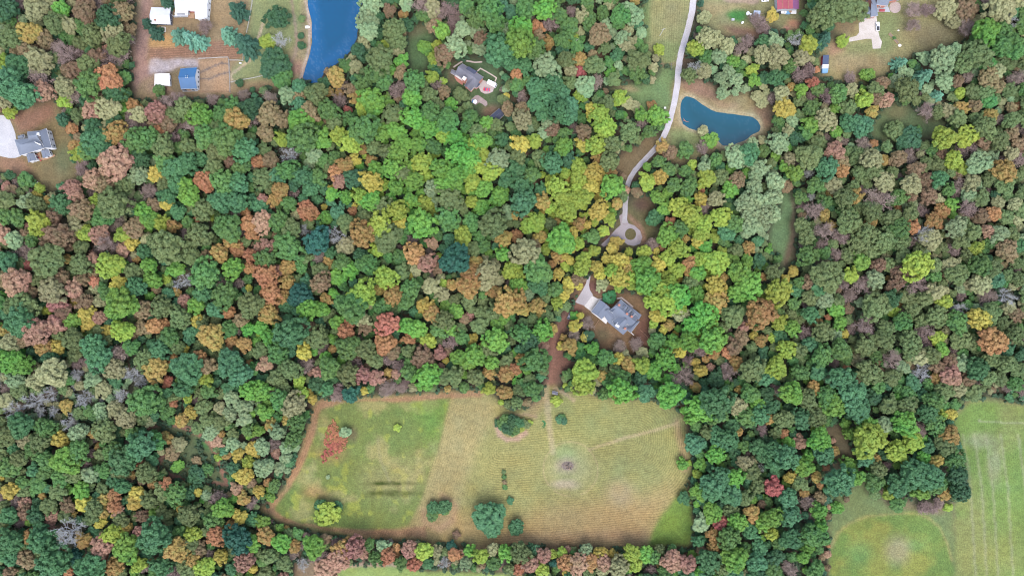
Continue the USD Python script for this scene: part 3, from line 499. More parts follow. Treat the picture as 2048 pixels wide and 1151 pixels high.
roof_look('weathered_roof', (118, 120, 136), (140, 138, 148), 1.4, wash=.25); roof_look('blue_metal', (40, 104, 160), (46, 112, 168), .6, .45, .05); roof_look('white_metal', (232, 234, 242), (242, 242, 248), .6, .5, .10); roof_look('cream_roof', (244, 238, 232), (250, 244, 238), .6, .6, .07)
roof_look('red_metal', (172, 72, 92), (186, 84, 96), .7, .5, .12); roof_look('purple_metal', (132, 74, 120), (146, 88, 134), .7, .5, .12); roof_look('rust', (176, 112, 92), (196, 140, 120), 1.0, .9, .2); roof_look('pale_blue_metal', (176, 192, 220), (190, 204, 228), .7, .5); roof_look('sky_blue', (120, 178, 226), (134, 190, 232), .7, .6); roof_look('navy_roof', (52, 74, 112), (62, 84, 122), .9, .6)

def quad_face(a, b, c, d=None, th=0.0):
    return ([a, b, c, d], [(0, 1, 2), (0, 2, 3)]) if d is not None else ([a, b, c], [(0, 1, 2)])
def panel(pts, th=0.16):
    """a roof plane as a slab with edges: the outline (counter-clockwise seen from above), thickened downwards"""
    p = np.asarray(pts, float); n = len(p); lo = p - [0, 0, th]
    v = np.vstack([p, lo]); f = [(0, i, i + 1) for i in range(1, n - 1)] + [(n, n + i + 1, n + i) for i in range(1, n - 1)]
    for i in range(n): j = (i + 1) % n; f += [(i, n + i, n + j), (i, n + j, j)]
    return trimesh.Trimesh(v, f, process=False)
def ccw(q):
    q = np.asarray(q, float); a = sum(q[i][0] * q[(i + 1) % len(q)][1] - q[(i + 1) % len(q)][0] * q[i][1] for i in range(len(q))); return q if a > 0 else q[::-1]
def wing(t, px, eave, ridge, roof='slate_roof', wall='white_wall', hip=(0, 0), over=0.45, axis=None, base=0.0, win=True, roof2=None, fascia='trim', name='roof', org=(0, 0), nw=None, shed=False, skirt=True):
    """one rectangular wing: px = the four roof corners as the drone sees them. The ridge runs from the middle of edge 3-0 to the middle of edge 1-2 (axis=1: from edge 0-1 to edge 2-3).
    hip: how far the ridge ends stand in, as a share of the half width. shed: a single slope falling from edge 0-1 to edge 2-3."""
    O = np.array([org[0], org[1], 0.0])
    q = ccw(PP(px, eave)[:, :2])
    c0 = PP(px, eave)[:, :2]
    k = int(np.argmin(np.linalg.norm(q - c0[0], axis=1))); q = np.roll(q, -k, 0)
    if np.linalg.norm(q[1] - c0[1]) > np.linalg.norm(q[3] - c0[1]): q = np.roll(q[::-1], 1, 0); flip = True     # keep the edge order given
    else: flip = False
    if axis: q = np.roll(q, -1, 0)
    e = np.c_[q, np.full(4, eave)] - O
    A0, A1 = (e[3] + e[0]) / 2, (e[1] + e[2]) / 2
    u = unit(A1 - A0); hw = np.linalg.norm(e[3] - e[0]) / 2
    A0, A1 = A0 + u * hip[0] * hw, A1 - u * hip[1] * hw; A0[2] = A1[2] = ridge
    if shed:
        h = e.copy(); h[0][2] = h[1][2] = ridge; planes = [h]
    else:
        planes = [[e[0], e[1], A1, A0], [e[2], e[3], A0, A1]]
        if hip[0]: planes.append([e[3], e[0], A0])
        if hip[1]: planes.append([e[1], e[2], A1])
    fix = lambda pl: ccw(pl) if True else pl
    for i, pl in enumerate(planes): obj(name, panel(fix(pl)), roof2 if (roof2 and i == 1) else roof, t)
    if not shed: 
        obj('ridge_cap', tube([A0 + [0, 0, .02], A1 + [0, 0, .02]], .11, 5), roof, t)
    # walls: the outline drawn in by the overhang
    cen = e.mean(0); v_ = unit(e[3] - e[0]); w = np.array([e[0] + u * over + v_ * over, e[1] - u * over + v_ * over, e[2] - u * over - v_ * over, e[3] + u * over - v_ * over])
    if skirt:
        lo = w.copy(); lo[:, 2] = base; hi = w.copy(); hi[:, 2] = eave - .18
        if shed: hi[0][2] = hi[1][2] = ridge - .22
        V = [*lo, *hi]; F = []
        for i in range(4): j = (i + 1) % 4; F += [(i, j, 4 + j), (i, 4 + j, 4 + i)]
        if not shed:
            for (i, j, Ax, hp, sg) in ((3, 0, A0, hip[0], 1), (1, 2, A1, hip[1], -1)):
                if not hp: V.append(np.array([*((w[i] + w[j]) / 2)[:2], ridge - .24 - (ridge - eave) * over / hw * .2])); F.append((4 + i, 4 + j, len(V) - 1))
        if flip: F = [f[::-1] for f in F]
        obj('wall', (np.array(V), np.array(F)), wall, t)
        if fascia:
            for i in range(4 if not shed else 0):
                j = (i + 1) % 4
                if i in (0, 2) or (i == 3 and hip[0]) or (i == 1 and hip[1]): obj('gutter', tube([e[i] + [0, 0, -.10], e[j] + [0, 0, -.10]], .09, 4), fascia, t)
        if win:
            for i in range(4):
                j = (i + 1) % 4; a, b = w[i], w[j]; L = np.linalg.norm((b - a)[:2]); d = unit((b - a) * [1, 1, 0]); out = np.array([d[1], -d[0], 0]) * (-1 if flip else 1)
                n = int(L // 3.6) if nw is None else nw
                for m in range(n):
                    p = a + d * L * (m + .5) / n
                    for zz in ([base + 1.5] if eave - base < 4.2 else [base + 1.5, base + 4.2]):
                        if zz > eave - .9: continue
                        p[2] = zz; g = []
                        for (hw_, hh, o0, o1) in ((.62, .78, -.02, .05), (.5, .66, .0, .075)):
                            c = [p + d * sx * hw_ + np.array([0, 0, sz * hh]) + out * oo for oo in (o0, o1) for sx, sz in ((-1, -1), (1, -1), (1, 1), (-1, 1))]
                            g.append(trimesh.Trimesh(c, [(0, 1, 2), (0, 2, 3), (4, 6, 5), (4, 7, 6), (0, 4, 5), (0, 5, 1), (1, 5, 6), (1, 6, 2), (2, 6, 7), (2, 7, 3), (3, 7, 4), (3, 4, 0)], process=False))
                        wnd = obj('window', g[0], 'trim', t); obj('pane', g[1], 'glass', wnd)
    return e, A0, A1
def at(t0, px, py, z=0.0): return P(px, py, z) - np.array([t0[0], t0[1], 0])
def chimney(t, px, py, z0, z1, s, mat, cap=None, org=(0, 0), rot=0.0, name='chimney'):
    b = box(-s / 2, -s / 2, z0, s / 2, s / 2, z1); c = box(-s / 2 - .08, -s / 2 - .08, z1, s / 2 + .08, s / 2 + .08, z1 + .14)
    p = P(px, py, z1) - np.array([org[0], org[1], z1])
    for m in (b, c): m.apply_transform(trimesh.transformations.rotation_matrix(rot, (0, 0, 1))); m.apply_translation(p)
    ch = obj(name, b, mat, t); obj('cap', c, cap or mat, ch)
def z5(x, y): return (1130 + x / 8.857, 570 + y / 8.857)
def z1(x, y): return (x / 7.19, 220 + y / 7.19)
def z2(x, y): return (270 + x / 11.38, y / 11.38)
def z3(x, y): return (290 + x / 8.533, 100 + y / 8.533)
def z4(x, y): return (880 + x / 8.857, 110 + y / 8.857)
def z6(x, y): return (1440 + x / 11.38, y / 11.38)
def z7(x, y): return (1630 + x / 7.195, y / 7.195)
def Z(f, *pts): return [f(*p) for p in pts]
def start(name, label, cat, px, py):
    o = P(px, py); return thing(name, label, cat, o), (o[0], o[1])
def deck(t, org, pts, z0, z1, mat, name):
    obj(name, prism([tuple(P(*p)[:2] - np.array(org)) for p in pts], z0, z1), mat, t)

# the slate-roofed house in the wood
t, o = start('house', 'large slate-grey house of many gables and dormers inside the wood below the turning circle', 'house', 1222, 630)
W = dict(org=o, roof='slate_roof', wall='brick_wall')
wing(t, Z(z5, (465,470),(650,600),(815,410),(622,255)), 3.2, 6.6, axis=1, **W)
wing(t, Z(z5, (640,470),(760,640),(900,520),(800,400)), 3.3, 5.8, win=False, **W)
wing(t, Z(z5, (790,450),(1160,735),(1300,560),(985,250)), 5.0, 9.2, **W)
wing(t, Z(z5, (930,330),(1290,612),(1358,526),(990,248)), 3.0, 5.6, shed=True, over=.3, **W)
wing(t, Z(z5, (790,450),(915,330),(965,385),(850,500)), 4.6, 7.6, hip=(0, 0), win=False, **W)
wing(t, Z(z5, (838,632),(1030,772),(1120,660),(1000,520)), 5.2, 9.0, axis=1, win=False, **W)
wing(t, Z(z5, (780,450),(850,650),(1010,570),(900,430)), 4.1, 5.4, win=False, **W)
wing(t, Z(z5, (1000,690),(1050,800),(1160,770),(1120,650)), 4.0, 4.9, win=False, **W)
wing(t, Z(z5, (830,560),(1105,790),(1030,878),(745,642)), 3.0, 4.8, shed=True, over=.3, **W)
wing(t, Z(z5, (1075,775),(1165,842),(1322,640),(1225,600)), 4.4, 7.6, hip=(0.9, 0.9), axis=1, win=False, **W)
for q in ((1052,402),(1125,450),(1195,522)):
    cxy = [(q[0]-48, q[1]+18),(q[0]+8, q[1]-46),(q[0]+50, q[1]-14),(q[0]-4, q[1]+50)]
    wing(t, Z(z5, *cxy), 7.6, 8.9, over=.2, base=5.6, win=False, name='dormer_roof', **W)
for q in ((960,352),(1100,508),(1182,556),(1064,768)): chimney(t, *z5(*q), 3, 10.2 if q[0] < 1064 or q[0] > 1070 else 6.6, 1.1, 'brick_wall', org=o, rot=-.64)
chimney(t, *z5(938, 706), 4, 7.6, 2.2, 'white_wall', org=o, rot=-.64, name='roof_lantern')
deck(t, o, Z(z5, (640,605),(735,535),(785,575),(725,683)), 0, .35, 'trim', 'courtyard_floor'); deck(t, o, Z(z5, (462,478),(610,590),(725,683),(733,670),(640,600),(478,468)), 0, 1.0, 'trim', 'garden_wall')
deck(t, o, Z(z5, (1165,842),(1210,885),(1216,878),(1172,836)), 0, 2.0, 'trim', 'screen_wall')
# white gabled house in the west
t, o = start('house', 'white-walled house with grey gables beside the pale gravel drive at the left edge', 'house', 70, 290)
W = dict(org=o, roof='grey_roof', wall='white_wall')
wing(t, Z(z1, (208,428),(285,655),(636,548),(560,395)), 4.6, 8.4, hip=(.9, .6), axis=1, **W)
wing(t, Z(z1, (390,312),(408,470),(575,440),(565,300)), 5.2, 7.8, axis=1, hip=(.8, 0), **W)
wing(t, Z(z1, (560,300),(640,565),(745,545),(665,262)), 5.2, 8.8, hip=(.9, 0), **W)
wing(t, Z(z1, (252,372),(262,425),(350,400),(345,348)), 3.4, 4.8, hip=(.8, .3), axis=1, win=False, **W)
wing(t, Z(z1, (378,640),(408,757),(530,720),(492,620)), 3.4, 5.0, nw=1, axis=0, **W)
wing(t, Z(z1, (588,585),(618,695),(728,655),(695,562)), 3.3, 4.0, nw=1, **W)
chimney(t, *z1(548, 345), 5, 8.8, 1.3, 'white_wall', org=o); obj('skylight', panel([np.array([*P(*z1(*q), 7.9)[:2] - o, 7.9 + dz]) for q, dz in zip(((497,455),(505,470),(578,510),(580,490)), (.1, .1, -.2, -.2))][::1]), 'trim', t)
deck(t, o, Z(z1, (515,640),(540,725),(670,715),(800,660),(790,640),(600,690),(585,610)), 0, .5, 'timber', 'deck')
for q in ((545,650),(570,690),(600,730)): obj('garden_chair', join([box(-.3, -.3, .5, .3, .3, .95), box(-.3, .22, .95, .3, .32, 1.5)]).apply_translation([*(P(*z1(*q))[:2] - o), 0]), 'red_wall', t)
# farm buildings
t, o = start('farmhouse', 'big white-roofed farmhouse with a notched front and red-brown porch at the top left', 'house', 385, 15)
W = dict(org=o, wall='white_wall', win=True)
wing(t, Z(z2, (920,-200),(918,300),(1205,300),(1205,-200)), 4.0, 5.2, roof='white_metal', axis=1, **W)
wing(t, Z(z2, (1195,-200),(1195,240),(1375,240),(1375,-200)), 4.1, 5.3, roof='white_metal', axis=1, win=False, org=o, wall='white_wall')
wing(t, Z(z2, (1365,-200),(1370,425),(1645,430),(1690,-200)), 4.2, 5.5, roof='white_metal', axis=1, **W)
wing(t, Z(z2, (918,300),(1208,300),(1212,355),(910,358)), 3.0, 3.8, roof='white_metal', shed=True, skirt=False, org=o)
deck(t, o, Z(z2, (890,355),(890,400),(1215,395),(1215,350)), 0, .5, 'grey_wall', 'porch_floor'); deck(t, o, Z(z2, (1215,250),(1220,420),(1370,420),(1365,250)), 0, .6, 'timber', 'porch_floor')
for q in ((900,390),(1205,388),(1050,390)): obj('porch_post', tube([np.array([*(P(*z2(*q))[:2] - o), 0]), np.array([*(P(*z2(*q))[:2] - o), 3.0])], .1, 6), 'trim', t)
obj('porch_sofa', box(-1.6, -.5, .6, 1.6, .5, 1.3).apply_translation([*(P(*z2(1320, 280))[:2] - o), 0]), 'red_timber', t)
obj('roof_vent', join([box(-2.6 + i * .55, -.2, 4.2, -2.2 + i * .55, .2, 4.6) for i in range(9)]).apply_translation([*(P(*z2(1050, 325), 4.4)[:2] - o), 0]), 'dark_wall', t)
t, o = start('shed', 'white metal-roofed shed with a rust patch left of the farmhouse', 'shed', 322, 31)
wing(t, Z(z2, (370,168),(815,178),(808,552),(345,542)), 3.2, 4.5, roof='white_metal', wall='dark_wall', org=o, nw=2)
pr = P(*z2(455, 450), 3.9); obj('rust_patch', prism([(pr[0] - o[0] + .55 * math.cos(a) * (1 + .3 * math.sin(3 * a)), pr[1] - o[1] + .95 * math.sin(a)) for a in np.linspace(0, 6.1, 14)], 3.55, 3.87).apply_transform(trimesh.transformations.identity_matrix()), 'rust', t)
t, o = start('shed', 'small cream-roofed open shed left of the blue-roofed barn', 'shed', 325, 160)
wing(t, Z(z3, (165,408),(415,400),(425,610),(155,608)), 2.9, 3.7, roof='cream_roof', wall='white_wall', org=o, nw=1, axis=1)
deck(t, o, Z(z3, (180,606),(420,606),(420,614),(180,614)), .1, 2.4, 'black', 'doorway')
t, o = start('barn', 'barn with a bright blue metal roof and white walls at the farm', 'barn', 379, 158)
e, A0, A1 = wing(t, Z(z3, (602,318),(612,668),(888,662),(888,298)), 4.2, 7.0, roof='blue_metal', wall='white_wall', org=o, axis=1, nw=4, over=.5)
p = P(*z3(708, 455), 7.4) - np.array([*o, 0]); cu = obj('cupola', box(-.6, -.6, 6.4, .6, .6, 7.6).apply_translation([p[0], p[1], 0]), 'white_wall', t); obj('cap', trimesh.creation.cone(.85, .8, sections=4).apply_translation([p[0], p[1], 7.6]), 'blue_metal', cu)
for a, b, m in ((650, 720, 'dark_wall'), (740, 800, 'timber'), (830, 860, 'dark_wall')): deck(t, o, Z(z3, (a, 694),(b, 694),(b, 700),(a, 700)), .1, 2.8, m, 'stable_door')
deck(t, o, Z(z3, (640,690),(905,685),(905,705),(645,712)), 0, .15, 'grey_wall', 'barn_apron')
# brick house
t, o = start('house', 'brick house with a weathered grey roof, white-capped chimney and gravel forecourt among the trees', 'house', 935, 152)
W = dict(org=o, wall='brick_wall')
wing(t, Z(z4, (265,335),(640,590),(775,395),(395,152)), 5.0, 8.6, roof='weathered_roof', **W)
wing(t, Z(z4, (425,552),(545,640),(690,470),(530,400)), 4.8, 8.2, roof='weathered_roof', axis=1, **W)
wing(t, Z(z4, (185,318),(270,365),(300,290),(205,255)), 3.0, 3.3, roof='weathered_roof', win=False, **W)
wing(t, Z(z4, (455,255),(600,350),(665,295),(505,200)), 6.2, 6.9, roof='dark_shingle', shed=True, base=4.5, over=.2, win=False, fascia=None, **W)
wing(t, Z(z4, (605,540),(660,580),(715,520),(650,490)), 4.0, 6.0, roof='dark_shingle', axis=1, win=False, **W)
chimney(t, *z4(430, 415), 2, 9.4, 1.9, 'brick_wall', 'trim', org=o, rot=-.6)
deck(t, o, Z(z4, (250,385),(275,365),(420,470),(400,540),(300,470)), 0, .5, 'brick_wall', 'terrace'); deck(t, o, Z(z4, (262,375),(272,362),(440,480),(432,492)), .5, 1.6, 'trim', 'terrace_rail')
t, o = start('outbuilding', 'dark grey gabled outbuilding half under trees below the brick house', 'shed', 995, 228)
wing(t, Z(z4, (880,1090),(1010,1180),(1135,1060),(1050,945)), 3.0, 5.4, roof='dark_shingle', wall='dark_wall', org=o, axis=1)
# north
t, o = start('barn', 'old barn with a red and purple striped metal roof at the top edge', 'barn', 1575, 2)
rx = [1270, 1390, 1530, 1640, 1800]
e = PP(Z(z6, (1270,-320),(1290,235),(1795,210),(1790,-320)), 3.8)
for i in range(4):
    a, b = (rx[i] - 1270) / 530, (rx[i + 1] - 1270) / 530
    hgt = lambda s: 3.8 + 1.9 * (1 - abs(2 * s - .52) if s < .52 else (1 - s) / .48 * .96)
    top = [e[1] * (1 - a) + e[2] * a, e[1] * (1 - b) + e[2] * b, e[0] * (1 - b) + e[3] * b, e[0] * (1 - a) + e[3] * a]
    for q, s in zip(top, (a, b, b, a)): q[2] = hgt(s)
    obj('roof_panel', panel(ccw([q - [*o, 0] for q in top]), .12), 'purple_metal' if i in (3,) else 'red_metal', t)
    if 0 < i < 3: obj('roof_seam', tube([top[0] - [*o, -.08], top[3] - [*o, -.08]], .17, 4), 'rust', t)
wv = [q[:2] - np.array(o) for q in e]; c = np.mean(wv, 0); obj('wall', prism([tuple(c + (q - c) * .94) for q in wv], 0, 3.6), 'grey_wall', t)
for k, (q, w, h, m) in enumerate((((1350,300), 1.1, .9, 'black'), ((1420,290), 1.2, 1.0, 'trim'), ((1470,300), .8, 1.6, 'white_wall'), ((1535,300), 1.3, .8, 'sky_blue'), ((1590,270), 1.0, 1.0, 'timber'), ((1665,290), 1.5, .9, 'trim'))):
    lab = ['black tyre stack at the left end of the junk below the striped barn', 'low white crate second from left below the striped barn', 'tall white barrel below the middle of the striped barn', 'bright blue tarpaulin heap below the striped barn', 'brown crate right of the blue tarpaulin below the striped barn', 'wide white tub rightmost of the junk below the striped barn'][k]
    g = P(*z6(*q)); m_ = trimesh.creation.revolve([(0, 0), (w * .9, 0), (w, h * .5), (w * .85, h), (w * .5, h * .92), (0, h * .9)], sections=12) if k % 2 == 0 else join([box(-w, -w * .6, 0, w, w * .6, h * .9), box(-w * 1.05, -w * .65, h * .9, w * 1.05, w * .65, h)])
    m_.apply_translation(g); say(obj(['tyre_stack', 'crate', 'barrel', 'tarpaulin_heap', 'crate', 'tub'][k], m_, m), lab, ['tyres', 'crate', 'barrel', 'tarpaulin', 'crate', 'tub'][k])
t, o = start('shed', 'small pale-blue metal-roofed shed below the brown plot at the top right', 'shed', 1513, 28)
wing(t, Z(z6, (762,252),(912,262),(908,400),(760,395)), 2.4, 3.2, roof='pale_blue_metal', wall='grey_wall', org=o, nw=0, shed=True)
t, o = start('house', 'grey-roofed house with a garage wing above the concrete drive at the top right', 'house', 1755, 15)
W = dict(org=o, roof='grey_roof', wall='brick_wall')
wing(t, Z(z7, (850,-160),(880,70),(1050,85),(1060,-160)), 4.6, 7.8, **W, axis=1)
wing(t, Z(z7, (775,-80),(800,245),(908,228),(865,-80)), 4.6, 7.6, hip=(0, .7), axis=1, **W)
wing(t, Z(z7, (690,175),(693,280),(792,250),(778,95)), 3.2, 6.0, hip=(.3, 0), axis=1, nw=1, **W)
wing(t, Z(z7, (1060,-120),(1065,20),(1200,15),(1200,-120)), 3.4, 5.0, win=False, **W)
deck(t, o, Z(z7, (890,95),(1050,95),(1080,175),(900,175)), 0, .2, 'grey_wall', 'patio'); obj('patio_bench', join([box(-1.7, -.35, .4, 1.7, .35, .6), box(-1.7, .25, .6, 1.7, .38, 1.1), box(-1.7, -.9, .0, 1.7, -.7, .4)]).apply_translation([*(P(*z7(955, 157))[:2] - o), .2]), 'red_wall', t)
t, o = start('shed', 'long navy-roofed shed with a white middle and light-blue end on the lawn', 'shed', 1651, 127)
wing(t, Z(z7, (112,797),(198,795),(196,925),(108,925)), 2.7, 3.1, roof='navy_roof', wall='red_wall', org=o, shed=True, nw=0, fascia=None, over=.15)
wing(t, Z(z7, (105,928),(195,928),(192,985),(103,985)), 2.4, 2.8, roof='white_metal', wall='white_wall', org=o, shed=True, nw=0, fascia=None, over=.12)
wing(t, Z(z7, (104,990),(186,990),(184,1048),(102,1048)), 1.6, 2.2, roof='sky_blue', wall='sky_blue', org=o, shed=True, nw=0, fascia=None, over=.1)
t, o = start('shack', 'tiny grey-roofed shack above the yellow-green bush where the track enters the mown field', 'shed', 1109, 785)
wing(t, [(1104.5,781),(1116,783.5),(1115,789.5),(1104,786.5)], 2.2, 3.0, roof='weathered_roof', wall='dark_wall', org=o, nw=0)
t, o = start('garden_hut', 'tiny white-roofed red hut at the lower edge of the western lawn', 'shed', 76, 367)
wing(t, Z(z1, (518,1070),(545,1100),(575,1062),(540,1028)), 1.9, 2.4, roof='white_metal', wall='red_wall', org=o, nw=0, over=.1)
deck(t, o, Z(z1, (562,1088),(590,1095),(602,1065),(578,1060)), 0, 1.5, 'red_wall', 'lean_to')

# ---------------------------------------------------------------- vehicles and small things
def car(name, label, cat, px, py, heading, L, Wd, Hh, paint, kind='car', glass='glass'):
    t = thing(name, label, cat, P(px, py), heading)
    x = L / 2; y = Wd / 2
    prof = {'car': ([(-x, .35), (-x, .8), (-x * .92, .92), (x * .55, .95), (x * .96, .78), (x, .6), (x, .35)], [(-x * .8, .9), (-x * .55, Hh), (x * .15, Hh), (x * .5, .93)]),
            'pickup': ([(-x, .5), (-x, 1.05), (x * .5, 1.1), (x * .95, 1.0), (x, .8), (x, .5)], [(-x * .12, 1.05), (-x * .08, Hh), (x * .28, Hh), (x * .5, 1.08)]),
            'van': ([(-x, .4), (-x, Hh * .96), (-x * .96, Hh), (x * .72, Hh), (x * .86, Hh * .9), (x * .95, 1.1), (x, .95), (x, .4)], [(x * .74, 1.2), (x * .74, Hh * .9), (x * .87, Hh * .87), (x * .955, 1.12)])}[kind]
    def side(pr, w):
        m = trimesh.creation.extrude_polygon(Polygon(pr), 2 * w, engine='earcut'); v = m.vertices.copy(); m.vertices = np.stack([v[:, 0], w - v[:, 2], v[:, 1]], 1); m.invert(); return m if m.volume > 0 else (m.invert() or m)
    obj('body', side(prof[0], y), paint, t)
    cb = side(prof[1], y * .86 if kind != 'van' else y * 1.004); obj('cabin', cb, glass, t)
    if kind != 'van':
        zs = prof[1][1][1]; obj('roof', box(prof[1][1][0] + .05, -y * .8, zs - .02, prof[1][2][0] - .02, y * .8, zs + .04), paint, t)
    if kind == 'pickup': obj('load_bed', box(-x * .95, -y * .85, 1.0, -x * .15, y * .85, 1.13), 'black', t)
    for sx in (-.62, .62):
        for sy in (-1, 1):
            w = trimesh.creation.cylinder(.34, .24, sections=14); w.apply_transform(trimesh.transformations.rotation_matrix(math.pi / 2, (1, 0, 0))); w.apply_translation((sx * x, sy * (y - .1), .34)); wh = obj('wheel', w, 'black', t)
            r_ = trimesh.creation.cylinder(.2, .26, sections=10); r_.apply_transform(trimesh.transformations.rotation_matrix(math.pi / 2, (1, 0, 0))); r_.apply_translation((sx * x, sy * (y - .1), .34)); obj('rim', r_, 'steel', wh)
    for sy in (-1, 1): obj('headlight', box(x - .06, sy * y * .7 - .16, .62, x + .02, sy * y * .7 + .16, .8), 'trim', t); obj('tail_light', box(-x - .02, sy * y * .75 - .12, .62, -x + .05, sy * y * .75 + .12, .82), 'red_wall', t)
    return t
flat('red_paint', (190, 30, 62), .3, .05, spec=.5); flat('white_paint', (238, 240, 244), .3, .03, spec=.5); flat('dark_paint', (40, 44, 66), .3, .05, spec=.5); flat('blue_glass', (60, 110, 150), .15, .05, spec=.6); flat('cloth_white', (246, 246, 246), .8, .03); flat('blue_cloth', (70, 130, 170), .8, .08)
car('parked_car', 'red car with blue glass on the gravel forecourt of the brick house', 'car', *z4(828, 618), 174, 3.9, 1.8, 1.45, 'red_paint', glass='blue_glass')
car('camper_van', 'long white camper van parked at the edge of the brick house forecourt', 'van', *z4(922, 522), -26, 5.8, 2.2, 2.6, 'white_paint', 'van')
car('pickup_truck', 'white pickup truck parked on the concrete drive of the top right house', 'pickup', *z7(893, 388), 94, 5.2, 2.0, 1.75, 'white_paint', 'pickup', 'glass')
car('parked_car', 'dark blue car half hidden under the yellow trees left of the house in the wood', 'car', 1139, 631, 65, 4.5, 1.8, 1.45, 'dark_paint')
car('parked_car', 'white car cut by the top edge beside the brown plot', 'car', 1529.5, 1.0, 4, 4.3, 1.8, 1.5, 'white_paint')
def pair(name, label, cat, mesh, mat, px, py, rot=0.0, group=None):
    mesh.apply_transform(trimesh.transformations.rotation_matrix(math.radians(rot), (0, 0, 1))); mesh.apply_translation(P(px, py)); return say(obj(name, mesh, mat), label, cat, group)
# rowing boat
t = thing('rowing_boat', 'small white boat drawn up on the bank of the big pond', 'boat', P(615.5, 55), 3)
n = 12; s = np.linspace(-1, 1, n); half = .72 * np.clip(1 - np.clip(s, -.6, 1) ** 2 * (s > 0) - .12 * (s < -.6), .02, 1) ** .6
hv, hf = [], []
for i in range(n):
    for j, a in enumerate(np.linspace(0, math.pi, 7)): hv.append((s[i] * 1.5, half[i] * math.cos(a), .5 - .45 * math.sin(a) ** .6))
for i in range(n - 1):
    for j in range(6): a = i * 7 + j; hf += [(a, a + 1, a + 8), (a, a + 8, a + 7)]
obj('hull', (np.array(hv), np.array(hf)), 'white_paint', t)
obj('gunwale', join([tube([(s[i] * 1.5, sg * half[i], .52) for i in range(n)], .05, 5) for sg in (-1, 1)]), 'white_paint', t)
for x in (-.7, .2): obj('thwart', box(x - .14, -.62, .36, x + .14, .62, .41), 'cloth_white', t)
# tank beside the trail
t = thing('gas_tank', 'white cylindrical tank beside the dirt trail left of the house in the wood', 'tank', P(1123, 618), 72)
c = trimesh.creation.capsule(2.3, .48, count=[10, 10]); c.apply_transform(trimesh.transformations.rotation_matrix(math.pi / 2, (0, 1, 0))); c.apply_translation(-c.bounds.mean(0) + [0, 0, .85]); obj('tank', c, 'white_paint', t)
for x in (-.9, .9): obj('leg', box(x - .1, -.4, 0, x + .1, .4, .5), 'steel', t)
obj('valve_dome', trimesh.creation.cylinder(.18, .25, sections=10).apply_translation((0, 0, 1.4)), 'steel', t)
for k, (q, lab) in enumerate((((625,320), 'upright white tank left of the pale-blue shed'), ((690,335), 'thin white cylinder between the white tank and the pale-blue shed'), ((505,525), 'white drum among shrubs left of the bare trees at the top right'), ((288,455), 'pale grey crate on the green plot at the top right'))):
    pair(['water_tank', 'gas_cylinder', 'drum', 'crate'][k], lab, ['tank', 'cylinder', 'drum', 'crate'][k], trimesh.creation.revolve([(0, 0), (.9, 0), (.95, .2), (.95, 1.3), (.7, 1.6), (0, 1.7)], sections=14).apply_scale([1, .62, .7, .8][k]) if k < 3 else join([box(-.8, -.6, 0, .8, .6, .8), box(-.85, -.65, .8, .85, .65, .9)]), ['white_paint', 'white_paint', 'white_paint', 'grey_wall'][k], *z6(*q))
# parasol and seats on the terrace
t = thing('parasol', 'round white parasol on the terrace below the brick house', 'parasol', P(*z4(626, 845)))
obj('pole', tube([(0, 0, 0), (0, 0, 2.5)], .04, 6), 'steel', t); obj('canopy', trimesh.creation.cone(1.25, .5, sections=8).apply_translation((0, 0, 2.15)), 'cloth_white', t)
t = thing('lounger', 'blue-cushioned lounger left of the white parasol', 'lounger', P(*z4(578, 820)), 70)
obj('frame', join([box(-.9, -.35, .25, .9, .35, .3)] + [box(x, y, 0, x + .06, y + .06, .25) for x in (-.85, .8) for y in (-.33, .27)]), 'steel', t); obj('cushion', box(-.88, -.33, .3, .5, .33, .4), 'blue_cloth', t); obj('backrest', box(.5, -.33, .3, .95, .33, .75), 'blue_cloth', t)
# bonfire heap
t = thing('ash_heap', 'burnt heap of grey ash and charred branches in the middle of the mown field', 'bonfire heap', P(1135, 930.5))
r = np.random.default_rng(5); X, Y = np.meshgrid(np.linspace(-4, 4, 30), np.linspace(-3, 3, 26)); d = np.hypot(X / 3.6, Y / 2.6); zz = np.clip(.75 * (1 - d ** 2), -.05, None) * (.4 + 1.0 * meshkit.fbm(np.stack([X / 1.1, Y / 1.1, X * 0], -1), 4, 3)) - .02
ii = np.arange(26 * 30).reshape(26, 30); q = np.stack([ii[:-1, :-1], ii[:-1, 1:], ii[1:, 1:], ii[1:, :-1]], -1).reshape(-1, 4)
flat('ash', (104, 92, 84), .95, .5, 1.2); flat('charred', (48, 42, 44), .9, .4)
obj('ash', (np.stack([X, Y, zz], -1).reshape(-1, 3), q), 'ash', t)
for k in range(22):
    a, b = r.uniform(0, 6.28), r.uniform(0, 6.28); p0 = np.array([1.4 * math.cos(a) + .6, 1.1 * math.sin(a) - .3, .5]); L = r.uniform(.6, 1.7); obj('branch', tube([p0 - [L * math.cos(b), L * math.sin(b), .1], p0 + [0, 0, .25], p0 + [L * math.cos(b), L * math.sin(b), .0]], [.07, .08, .04], 5), 'charred' if k % 4 else 'timber', t)
# poles
def utility_pole(px, py, h, rot, label):
    t = thing('utility_pole', label, 'utility pole', P(px, py), rot)
    obj('pole', tube([(0, 0, -.4), (0, 0, h)], [.17, .11], 8), 'pale_bark', t); obj('crossarm', box(-1.2, -.06, h - .8, 1.2, .06, h - .68), 'pale_bark', t)
    for x in (-1.05, -.4, .4, 1.05): obj('insulator', trimesh.creation.cylinder(.06, .2, sections=8).apply_translation((x, 0, h - .56)), 'trim', t)
utility_pole(1319.5, 71.5, 11, 20, 'pale wooden utility pole standing in the mown strip left of the gravel road'); utility_pole(1150.5, 92, 10, 40, 'pale wooden utility pole beside the dirt track at the top middle')
